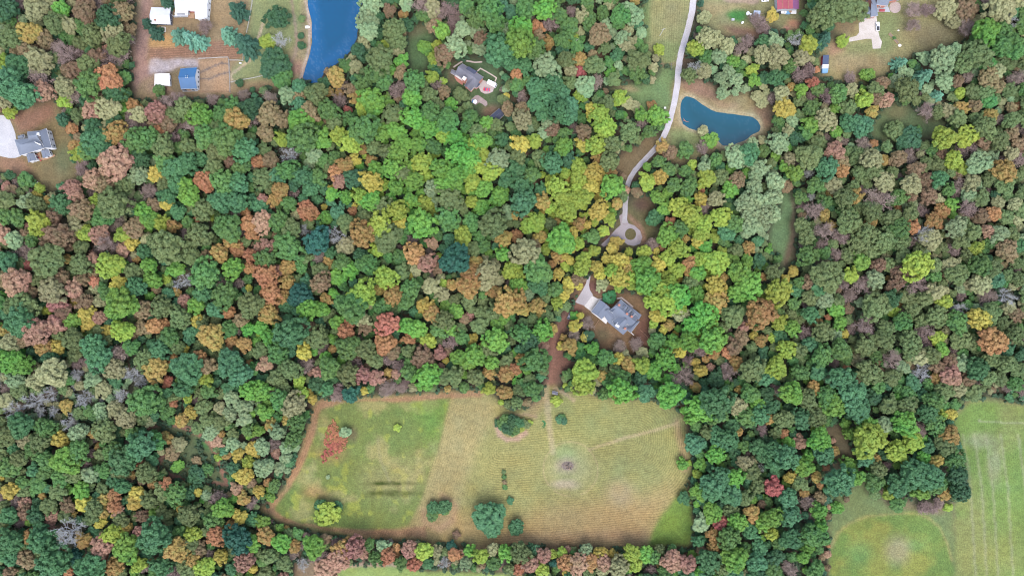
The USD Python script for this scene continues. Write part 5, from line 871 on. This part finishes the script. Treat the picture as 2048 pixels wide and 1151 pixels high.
(0, 767, """300,60,58,w 210,110,58,w 90,160,66,w 510,90,58,w 430,230,48,w 740,70,46,w 330,160,38,w 400,130,42,o 230,30,40,v 40,30,38,m 120,40,50,v 40,100,50,k 700,150,50,v 870,100,88,g 760,200,58,v 790,160,18,O
600,150,40,s 620,200,40,s 560,170,50,g 650,220,38,m 560,295,32,o 630,280,68,v 470,290,50,s 360,330,48,y 280,260,58,g 250,340,60,v 120,250,70,t 40,310,60,v 160,340,48,k 210,390,50,g 90,400,40,t 40,415,22,o
120,450,50,v 60,500,60,g 200,520,40,t 280,460,50,g 390,460,78,b 480,400,60,g 590,375,24,o 600,420,38,v 490,470,28,n 530,500,38,m 540,540,50,s 620,520,50,g 450,550,48,v 370,560,50,g 690,410,60,g 740,460,78,t
850,370,78,t 720,520,50,v 845,490,32,O 790,545,28,o 880,530,58,v 855,585,28,n 920,600,32,o 1000,610,46,O 980,650,50,v 1060,660,58,g 830,660,46,y 740,610,50,t 690,660,38,O 690,730,42,O 620,690,38,o 810,710,48,y
900,700,50,v 500,715,46,y 570,740,50,v 490,640,50,b 590,680,40,t 620,770,38,o 550,800,50,v 440,780,22,o 380,675,24,p 255,670,24,o 150,720,38,p 160,770,48,n 60,640,48,y 140,640,40,v 300,730,50,v 320,790,38,p
390,790,40,v 220,790,50,d 60,790,50,t 120,820,38,m 180,820,30,b 240,870,50,t 190,910,48,o 260,940,70,t 420,890,95,w 350,960,46,o 500,940,46,o 600,830,38,y 710,760,38,p 730,830,48,v 760,860,38,y 860,790,40,n
930,770,38,b 980,780,48,v 1080,740,28,y 1140,780,58,v 1190,650,28,y 1240,670,34,s 1310,690,48,m 1340,750,58,b 1400,770,28,o 1440,800,44,y 1390,840,28,o 1280,820,50,g 1320,860,24,y 1250,880,40,v 1160,900,48,l
1075,885,24,l 1300,910,56,O 680,900,58,l 760,980,78,b 840,890,38,p 930,910,88,t 620,970,66,p 610,1040,48,O 1060,990,66,o 1150,960,48,v 1200,990,46,n 1160,1050,46,o 1260,1020,38,m 1330,1030,44,y 1430,930,78,T
1510,960,50,b 1470,1060,58,p 1520,1110,28,y 1230,1100,58,l 1120,1110,58,v 970,1090,58,t 840,1080,48,l 920,1070,28,o 870,1100,28,m 690,1090,58,o 740,1130,28,v 540,1100,88,t 490,1070,28,r 410,1120,34,O 450,1030,48,T
330,1060,88,t 160,1050,52,n 60,940,68,t 50,1030,58,t 130,970,40,v 60,1130,38,n 1000,320,42,o 1040,410,48,n 1080,360,48,k 1090,220,38,o 1070,490,38,b 1180,460,32,n 1250,510,38,g 1180,540,56,d 940,350,50,g
1040,120,28,O 1000,10,24,O 1100,30,54,t 950,110,50,g 1150,170,38,y 1130,90,28,l 1210,60,38,v 1250,40,48,g 1320,140,38,k 1380,180,42,s 1440,130,38,s 1500,40,58,b 1490,130,38,s 1470,210,42,s 1510,180,28,b
1240,220,42,v 1370,250,28,g 1330,300,24,o 1400,310,38,v 1310,360,18,p 1400,360,42,s 1360,430,28,o 1310,440,38,l 1430,420,38,y 1490,470,38,l 1420,540,28,y 1470,550,48,y 1420,630,38,p 1460,690,38,o"""),
(512, 767, """40,40,58,b 140,95,58,g 230,130,68,k 280,60,42,l 315,50,28,y 340,90,34,y 430,30,42,t 500,30,38,m 565,60,50,T 600,20,24,o 650,40,28,y 690,25,28,g 800,20,46,m 870,20,28,m 940,20,28,k 1030,15,32,b 1150,30,28,o
1250,20,34,g 1400,30,38,l 1490,50,46,o 1510,120,28,v 1470,110,28,l 20,160,28,g 20,280,38,b 90,250,38,o 190,220,34,o 250,230,58,g 130,290,48,s 110,360,38,m 40,380,48,s 180,380,38,s 230,330,48,g 120,420,34,p
50,500,58,s 180,440,34,s 70,590,28,o 110,610,38,g 20,640,38,y 90,680,28,b 435,775,68,l 385,725,36,t 488,735,30,t 535,290,36,s 430,560,14,s 845,265,24,l 1060,740,38,t 1130,735,42,t 1060,790,34,g 1100,765,24,o
1130,770,26,g 1400,810,95,t 1560,855,46,t 1525,705,24,t 1487,530,15,v 1489,560,16,g 1492,592,15,n 1494,622,16,g 20,860,18,O 60,910,48,o 150,950,58,b 230,970,38,o 345,970,64,b 80,1030,48,v 280,1080,44,w 400,1040,56,m 500,1050,66,p 520,990,58,o 590,980,66,p 430,1100,72,p
650,1010,38,p 680,960,38,g 720,1040,44,g 760,970,38,s 790,1030,48,O 840,980,28,O 870,1070,58,g 920,990,48,p 950,1080,44,O 1010,1000,50,l 1080,1000,38,k 1040,1080,24,p 1170,970,48,T 1190,1020,42,O
1240,1020,28,p 1130,1070,38,w 1280,1000,38,b 1260,1070,38,s 1350,1030,48,l 1420,990,38,k 1500,1010,48,b 1440,1090,24,r 1200,910,28,n"""),
(1024, 767, """-45,225,40,g -78,236,30,d 92,246,26,v 104,236,22,l 0,215,40,d 30,235,42,t -25,262,40,d 15,272,38,g 52,262,30,l 72,240,28,v -58,252,28,t 35,35,38,v 120,30,48,g 30,110,38,v 90,110,28,n 265,100,34,l 285,215,26,t 312,225,24,d 300,200,22,g 185,245,28,B 430,10,58,l 480,40,28,k 550,60,38,g 660,40,78,b 800,50,68,t 945,70,74,b 620,75,18,o 1100,20,34,o
1020,20,28,d 1130,150,78,b 1220,110,88,t 1230,180,58,g 1350,130,58,k 1360,30,28,o 1430,60,58,g 1470,130,48,b 1400,200,58,g 1480,190,58,t 1070,210,38,b 1220,290,48,t 1170,290,44,v 1290,330,58,t 1360,290,28,o
1100,360,58,t 1240,360,58,t 1220,420,58,b 1130,480,38,b 1390,370,38,k 1390,470,44,k 1440,530,48,v 1470,380,48,t 1510,430,48,t 1500,270,38,m 1480,510,28,w 1250,550,58,t 1330,560,58,b 1110,540,28,l 1120,640,48,b
1210,620,78,t 1310,660,68,t 1200,770,58,b 1030,680,38,t 1390,680,48,v 1500,720,28,n 1440,770,48,o 1250,835,44,r 1350,830,58,b 1200,900,38,o 1130,840,48,s 1300,920,64,g 1430,880,48,t 1500,830,48,b 1210,970,38,o
1120,940,38,t 1140,1000,34,n 1400,980,38,k 1480,980,48,t 1180,1060,68,t 1340,1050,78,b 1470,1070,58,t 1080,1020,28,b 1060,480,22,l 1020,480,38,b 55,1010,58,v 130,990,38,d 190,1030,48,p 110,1080,48,p
40,1110,38,O 240,1020,34,l 300,1010,34,l 250,1075,24,T 320,1070,48,O 400,1080,58,p 470,1060,48,O 440,1000,38,s 530,1010,38,y 605,1020,34,y 550,1070,48,p 180,1120,48,l 330,1130,28,y 540,1120,38,k 640,1090,58,k
720,1010,48,l 740,1080,48,l 800,1020,48,b 850,1040,38,g 900,1090,28,o 960,1060,58,p 1050,1080,54,p 840,1110,28,m 920,1140,48,g 960,990,38,g"""),
(1536, 767, """40,30,28,m 140,60,68,b 270,25,42,o 230,90,58,v 350,80,58,g 500,60,78,t 390,130,68,b 100,210,54,v 10,210,34,o 200,210,58,t 290,200,58,v 530,150,68,t 720,130,54,v 840,60,44,g 930,70,38,t 830,130,58,v
1000,100,58,g 950,170,58,t 1050,50,58,v 1130,30,48,k 1100,180,34,y 1030,190,38,l 660,20,44,k 590,240,58,b 490,300,48,b 600,340,86,l 680,290,38,l 700,240,48,s 820,240,68,b 1000,240,58,g 1090,310,58,o
1060,360,58,v 860,350,58,l 960,380,38,t 770,410,58,l 930,440,38,b 1010,460,38,o 1120,460,58,g 1130,540,58,d 1150,640,56,d 640,460,38,o 660,510,48,v 710,490,28,m 590,450,48,t 870,540,78,t 960,550,78,t
790,610,68,t 640,590,58,g 640,660,58,v 720,660,38,l 920,650,48,b 1000,600,58,g 1060,660,38,o 770,720,46,g 20,400,58,t 100,440,78,t 30,480,48,t 120,350,38,b 190,350,44,p 95,300,34,O 290,270,38,l 310,330,68,b
390,340,18,p 395,400,32,o 330,420,58,t 240,430,38,b 220,500,58,b 350,500,24,O 290,560,34,o 310,610,22,O 480,490,56,b 530,560,56,b 420,580,76,t 30,620,54,r 130,560,38,y 190,590,48,v 120,680,54,t 215,650,34,o
240,710,52,m 310,680,38,n 410,740,38,b 365,735,18,p 360,790,28,n 300,760,48,b 20,800,58,b 130,790,58,t 310,850,44,b 250,900,58,g 20,900,38,l 300,920,58,g 130,930,58,t 40,1040,48,d 210,1040,38,b 290,1100,48,k
130,1110,48,m 30,1110,48,g 355,1020,28,p 360,970,14,O 355,1100,24,n 470,690,18,n 1080,740,28,l 980,745,40,m 930,740,34,m 1020,720,30,m"""),
]
# ---------------------------------------------------------------- planting: the surveyed trees first, then what stands between them
pos = []
for ox, oy, text in SURVEY:
    for q in text.split():
        x, y, r, k = q.split(','); pos.append([ox + float(x) / 3, oy + float(y) / 3, float(r) / 3, k, False])
solid = shapely.union_all([Polygon(p).buffer(0) for p in (FIELD, POND1, POND2, FARM, WYARD, BYARD, GLADE1, STRIP, VERGE, BANK2, NMID, NEYARD, GLADE2, ROADSIDE, CIRCLE, HOUSEY, TRAILC, EAST, RFIELD, LANE, GLADE3, BOTTOM, HEDGEGAP)] + [LineString(ROAD).buffer(9), LineString([(1244,448),(1225,470),(1206,491)]).buffer(8), Polygon(THICKET).buffer(-6)])
Mh = np.zeros((1300, 2260), np.float32)         # what is covered already (offset 100, 70)
def stamp(x, y, r):
    x0, x1, y0, y1 = int(max(x - r + 100, 0)), int(x + r + 101), int(max(y - r + 70, 0)), int(y + r + 71)
    Y, X = np.mgrid[y0:min(y1, 1300), x0:min(x1, 2260)]; Mh[y0:min(y1, 1300), x0:min(x1, 2260)] = np.maximum(Mh[y0:min(y1, 1300), x0:min(x1, 2260)], ((X - 100 - x) ** 2 + (Y - 70 - y) ** 2 < r * r))
def covered(x, y, r):
    x0, x1, y0, y1 = int(max(x - r + 100, 0)), int(x + r + 101), int(max(y - r + 70, 0)), int(y + r + 71); return Mh[y0:y1, x0:x1].mean() if y1 > y0 and x1 > x0 else 1
road_line = LineString(ROAD); side_track = LineString([(1244,448),(1225,470),(1206,491)])
for p in list(pos):     # nothing grows on the road; crowns at an edge of the wood hang over it only a little
    pt = Point(p[0], p[1])
    if (road_line.distance(pt) < 6 and not 345 < p[1] < 410) or side_track.distance(pt) < 9: pos.remove(p); continue
    if not solid.contains(pt): p[2] = max(min(p[2], solid.distance(pt) + .22 * p[2]), .62 * p[2])
for x, y, r, *_ in pos: stamp(x, y, r * .92)
hx = np.array([(p[0], p[1]) for p in pos]); hk = [p[3] for p in pos]
from scipy.spatial import cKDTree
kd = cKDTree(hx)
rf_ = np.random.default_rng(21)
# stands where one colour prevails: outline, changes among the surveyed trees, colours between them
STANDS = [(Polygon([(690,300),(720,250),(800,235),(980,255),(1000,330),(965,400),(860,460),(760,440),(690,390)]), {'v': 'lb', 'g': 'b', 'n': 'v', 't': 'g'}, 'bblbg'),
          (Polygon([(1085,335),(1235,330),(1240,440),(1290,390),(1420,395),(1445,500),(1390,620),(1440,690),(1330,705),(1290,600),(1170,560),(1070,540)]), {'v': 'l', 'g': 'b', 't': 'g', 'n': 'o'}, 'llybl'),
          (Polygon([(-80,730),(290,730),(300,850),(-80,860)]), {'v': 'sk'}, 'ksvwk'), (Polygon([(-80,-60),(290,-60),(270,200),(330,520),(-80,560)]), {}, 'nmvkvpg'),
          (Polygon([(1370,760),(1930,760),(1930,1010),(1660,1010),(1655,1210),(1370,1210)]), {'k': 'g'}, 'ttgdgb'), (Polygon([(1590,280),(2140,60),(2140,790),(1600,790)]), {'b': 'gv', 'y': 'v', 'l': 'lv'}, 'vgkvnsmv')]
for p in pos:
    for poly, change, _ in STANDS:
        if p[3] in change and poly.contains(Point(p[0], p[1])):
            if rf_.random() < .7: p[3] = change[p[3]][rf_.integers(0, len(change[p[3]]))]
            break
SUB = {'n': 'v', 'l': 'g', 'w': 'k', 'r': 'v', 'O': 'v', 'o': 'v', 'y': 'v', 'c': 'd', 'q': 's', 'B': 'g', 'T': 't', 'p': 'n'}
for lo, hi, tries, lim in ((12, 17, 9000, .27), (8.5, 12, 14000, .38), (6, 8.5, 18000, .47)):
    xs, ys, rs = rf_.uniform(-75, 2125, tries), rf_.uniform(-55, 1205, tries), rf_.uniform(lo, hi, tries)
    ok = ~shapely.contains_xy(solid.buffer(hi * .8), xs, ys)
    for x, y, r in zip(xs[ok], ys[ok], rs[ok]):
        if covered(x, y, r) < lim:
            d, j = kd.query((x, y), 6); k = hk[j[rf_.integers(0, 6)]]
            if rf_.random() < .9: k = SUB.get(k, k)
            if rf_.random() < .35: k = 'dgvtdgtm'[rf_.integers(0, 8)]
            for poly, _, sorts in STANDS:
                if poly.contains(Point(x, y)):
                    if rf_.random() < .75: k = sorts[rf_.integers(0, len(sorts))]
                    break
            pos.append([x, y, r, k, True]); stamp(x, y, r * .92)
# ---- what each is called
NAME = {'g': 'green_tree', 'b': 'bright_green_tree', 'd': 'dark_green_tree', 't': 'blue_green_tree', 'T': 'teal_tree', 'v': 'olive_tree', 'k': 'khaki_tree', 's': 'sage_tree', 'l': 'lime_green_tree', 'y': 'yellow_tree', 'o': 'golden_tree', 'O': 'orange_tree', 'r': 'red_tree', 'p': 'russet_tree', 'n': 'brown_tree', 'm': 'bare_twig_tree', 'w': 'leafless_tree', 'c': 'fir_tree', 'q': 'pine_tree', 'B': 'round_bush'}
LOOK = {'g': 'mid-green', 'b': 'bright green', 'd': 'dark green', 't': 'blue-green', 'T': 'deep teal', 'v': 'olive', 'k': 'pale khaki', 's': 'pale sage', 'l': 'yellow-green', 'y': 'yellow', 'o': 'golden', 'O': 'rust-orange', 'r': 'red', 'p': 'pinkish russet', 'n': 'brown', 'm': 'thin mauve-grey', 'w': 'leafless grey-white', 'c': 'dark', 'q': 'pale blue-green', 'B': 'vivid green'}
PLACES = [(65,292,'grey-gabled house'), (378,158,'blue-roofed barn'), (385,18,'white farmhouse'), (668,70,'big pond'), (935,152,'brick house'), (838,105,'grass glade'), (1335,50,'mown strip'), (1440,245,'small pond'), (1750,50,'concrete drive'), (1651,128,'navy-roofed shed'), (1575,5,'striped-roof barn'), (1810,248,'shaded glade'), (1573,450,'narrow glade'), (1257,465,'turning circle'), (1225,630,'slate-roofed house'), (1105,690,'dirt trail'), (1109,785,'grey shack'), (1135,930,'ash heap'), (760,930,'green meadow'), (390,905,'looping tracks'), (1685,900,'brown glade'), (1785,1100,'rounded field'), (1985,970,'pale-green field'), (860,1150,'bottom field'), (1330,260,'gravel road'), (500,60,'farm lawn')]
def side_of(x, y):
    d = [math.hypot(x - a, y - b) for a, b, _ in PLACES]; j = int(np.argmin(d)); a, b, nm = PLACES[j]; dx, dy = x - a, y - b
    v = 'above' if dy < 0 else 'below'; h = 'left of' if dx < 0 else 'right of'
    rel = h if abs(dx) > 2.2 * abs(dy) else v if abs(dy) > 2.2 * abs(dx) else f"{'upper' if dy < 0 else 'lower'} {'left' if dx < 0 else 'right'} of"
    far = 'near' if d[j] < 90 else 'off' if d[j] < 200 else 'far'
    return f'{far} {rel} the {nm}' if rel not in ('above', 'below') else f'{far} {rel} the {nm}'
trees = []
for i, (x, y, r, k, fill) in enumerate(pos):
    rm = r * S
    bush = (not fill) and k not in 'cqwm' and rm < 3.4 and solid.contains(Point(x, y)) and Polygon(FIELD).contains(Point(x, y))
    size = 'large' if rm > 5.6 else 'medium' if rm > 3.6 else 'small'
    word = {'large': 'broad', 'medium': 'middle-sized', 'small': 'small'}[size]
    noun = {'c': 'fir', 'q': 'pine', 'B': 'round bush'}.get(k, 'tree')
    trees.append(dict(x=x, y=y, r=r, k=k, fill=fill, size=size, lab=f'{word} {LOOK[k]} {noun} {side_of(x, y)}', bush=bush))
ORD = ['first', 'second', 'third', 'fourth', 'fifth', 'sixth', 'seventh', 'eighth', 'ninth', 'tenth', 'eleventh', 'twelfth', 'thirteenth', 'fourteenth', 'fifteenth', 'sixteenth', 'seventeenth', 'eighteenth']
NUM = ['', 'one', 'two', 'three', 'four', 'five', 'six', 'seven', 'eight', 'nine', 'ten', 'eleven', 'twelve', 'thirteen', 'fourteen', 'fifteen', 'sixteen', 'seventeen', 'eighteen']
# at most 300 of a kind stand singly, the widest; the rest of a kind are one mass of woodland
left_over, single = [], []
for k in NAME:
    l = sorted([t for t in trees if t['k'] == k and -25 < t['x'] < 2073 and -25 < t['y'] < 1176], key=lambda t: (t['fill'], -t['r']))
    single += l[:300]; left_over += l[300:]
left_over += [t for t in trees if not (-25 < t['x'] < 2073 and -25 < t['y'] < 1176)]
by = {}
for t in single: by.setdefault(t['lab'], []).append(t)
for lab, l in by.items():
    l.sort(key=lambda t: t['x'])
    for i, t in enumerate(l):
        t['group'] = None; t['label'] = lab
        if len(l) == 2: t['label'] = ('left-hand of two: ', 'right-hand of two: ')[i] + lab
        elif 2 < len(l) <= 18: t['label'] = ('leftmost' if i == 0 else 'rightmost' if i == len(l) - 1 else ORD[i]) + f' of {NUM[len(l)]}' + (': ' if i in (0, len(l) - 1) else ' from left: ') + lab
        elif len(l) > 18: t['group'] = lab + ' among many alike'
def pose(t, i):
    rm = t['r'] * S; path, R, top = shape(t['k'], t['size'], int(i) % 3)
    s = rm / R * (1.12 if not t['fill'] else 1.16); sz = s * rf_.uniform(.86, 1.12) * (.82 if t['fill'] else 1.0)
    if t['bush']: sz *= .55
    elif solid.contains(Point(t['x'], t['y'])) and t['k'] not in 'cq': sz *= .72
    if t['k'] in 'qc': sz *= .9
    g = P(t['x'], t['y'], top * sz * .68); g[2] = 0.0
    return path, g, s, sz
for i, t in enumerate(single):
    path, g, s, sz = pose(t, i)
    if t['bush']: g[2] = -sz * SIZES[t['size']][0] * .7
    elif solid.contains(Point(t['x'], t['y'])) and t['k'] not in 'cqwmB':      # lone trees branch from low down
        R_ = SIZES[t['size']][0]; low = -sz * R_ * .6; g = P(t['x'], t['y'], max(R_ * 2.3 * sz * .62 + low, 0)); g[2] = low
    p = thing(NAME[t['k']], t['label'], 'fir' if t['k'] == 'c' else 'pine' if t['k'] == 'q' else 'bush' if t['bush'] or t['k'] == 'B' else 'tree', g, 0, t['group'])
    xf = UsdGeom.Xformable(p); xf.AddRotateZOp().Set(float(rf_.uniform(0, 360))); xf.AddScaleOp().Set(Gf.Vec3f(s * rf_.uniform(.92, 1.08), s * rf_.uniform(.92, 1.08), sz))
    p.GetReferences().AddInternalReference(path); p.SetInstanceable(True)
def mass(name, items, label=None, cat=None):
    """one mass of small plants: a PointInstancer over a few shapes"""
    pi = UsdGeom.PointInstancer.Define(stage, numbered(name)); protos = sorted({it[0] for it in items}); rel = pi.CreatePrototypesRel(); root = str(pi.GetPath())
    for n, pth in enumerate(protos):
        q = f'{root}/plant' + (f'_{n:03d}' if n else ''); UsdGeom.Xform.Define(stage, q).GetPrim().GetReferences().AddInternalReference(pth); rel.AddTarget(q)
    pi.CreateProtoIndicesAttr([protos.index(it[0]) for it in items]); pi.CreatePositionsAttr([Gf.Vec3f(*map(float, it[1])) for it in items]); pi.CreateScalesAttr([Gf.Vec3f(*map(float, it[2])) for it in items])
    pi.CreateOrientationsAttr([Gf.Quath(math.cos(it[3] / 2), 0, 0, math.sin(it[3] / 2)) for it in items])
    say(pi.GetPrim(), label, cat, kind='stuff')
items = []
for i, t in enumerate(left_over):
    path, g, s, sz = pose(t, i); items.append((path, g, (s, s, sz), rf_.uniform(0, 6.28)))
mass('woodland', items, 'smaller trees filling the wood between the single crowns', 'wood')
# undergrowth between the crowns and along the edges of the wood
items = []
xs, ys = rf_.uniform(-40, 2090, 26000), rf_.uniform(-30, 1180, 26000)
tracks = shapely.union_all([LineString(a).buffer(5) for a in ([(300,854),(325,848),(360,853),(395,866),(420,885),(438,910),(446,940),(455,965)], [(328,912),(318,925),(322,938),(345,952),(385,962),(420,966),(456,970)])])
thick = Polygon(THICKET).buffer(4).difference(tracks)
ok = ~shapely.contains_xy(solid.buffer(1.5), xs, ys) | shapely.contains_xy(thick, xs, ys)
for x, y in zip(xs[ok], ys[ok]):
    if covered(x, y, 5) < .75:
        code = 'u' if rf_.random() < .8 else 'B'
        path, R, top = shape('u', 'small', int(rf_.integers(0, 3))); s = rf_.uniform(.35, .8); items.append((path, P(x, y), (s, s, s * rf_.uniform(.7, 1.3)), rf_.uniform(0, 6.28))); stamp(x, y, 3)
mass('undergrowth', items, 'low brush growing on the floor of the wood', 'undergrowth')
items = []
RED = Polygon([(664,842),(674,848),(676,860),(684,868),(694,882),(692,892),(682,900),(676,905),(664,912),(652,908),(652,880),(656,858)])
x0, y0, x1, y1 = RED.bounds; xs, ys = rf_.uniform(x0, x1, 900), rf_.uniform(y0, y1, 900); ok = shapely.contains_xy(RED, xs, ys)
for x, y in list(zip(xs[ok], ys[ok]))[:230] + [(647 + rf_.normal() * 3, 914 + rf_.normal() * 3) for _ in range(12)]:
    x, y = x + rf_.normal() * 2.5, y + rf_.normal() * 3; path, R, top = shape('S', 'small', int(rf_.integers(0, 3))); s = rf_.uniform(.18, .40); items.append((path, P(x, y), (s, s, s), rf_.uniform(0, 6.28)))
mass('red_shrubs', items, 'rust-red sumac shrubs in a patch on the green meadow', 'shrubs')
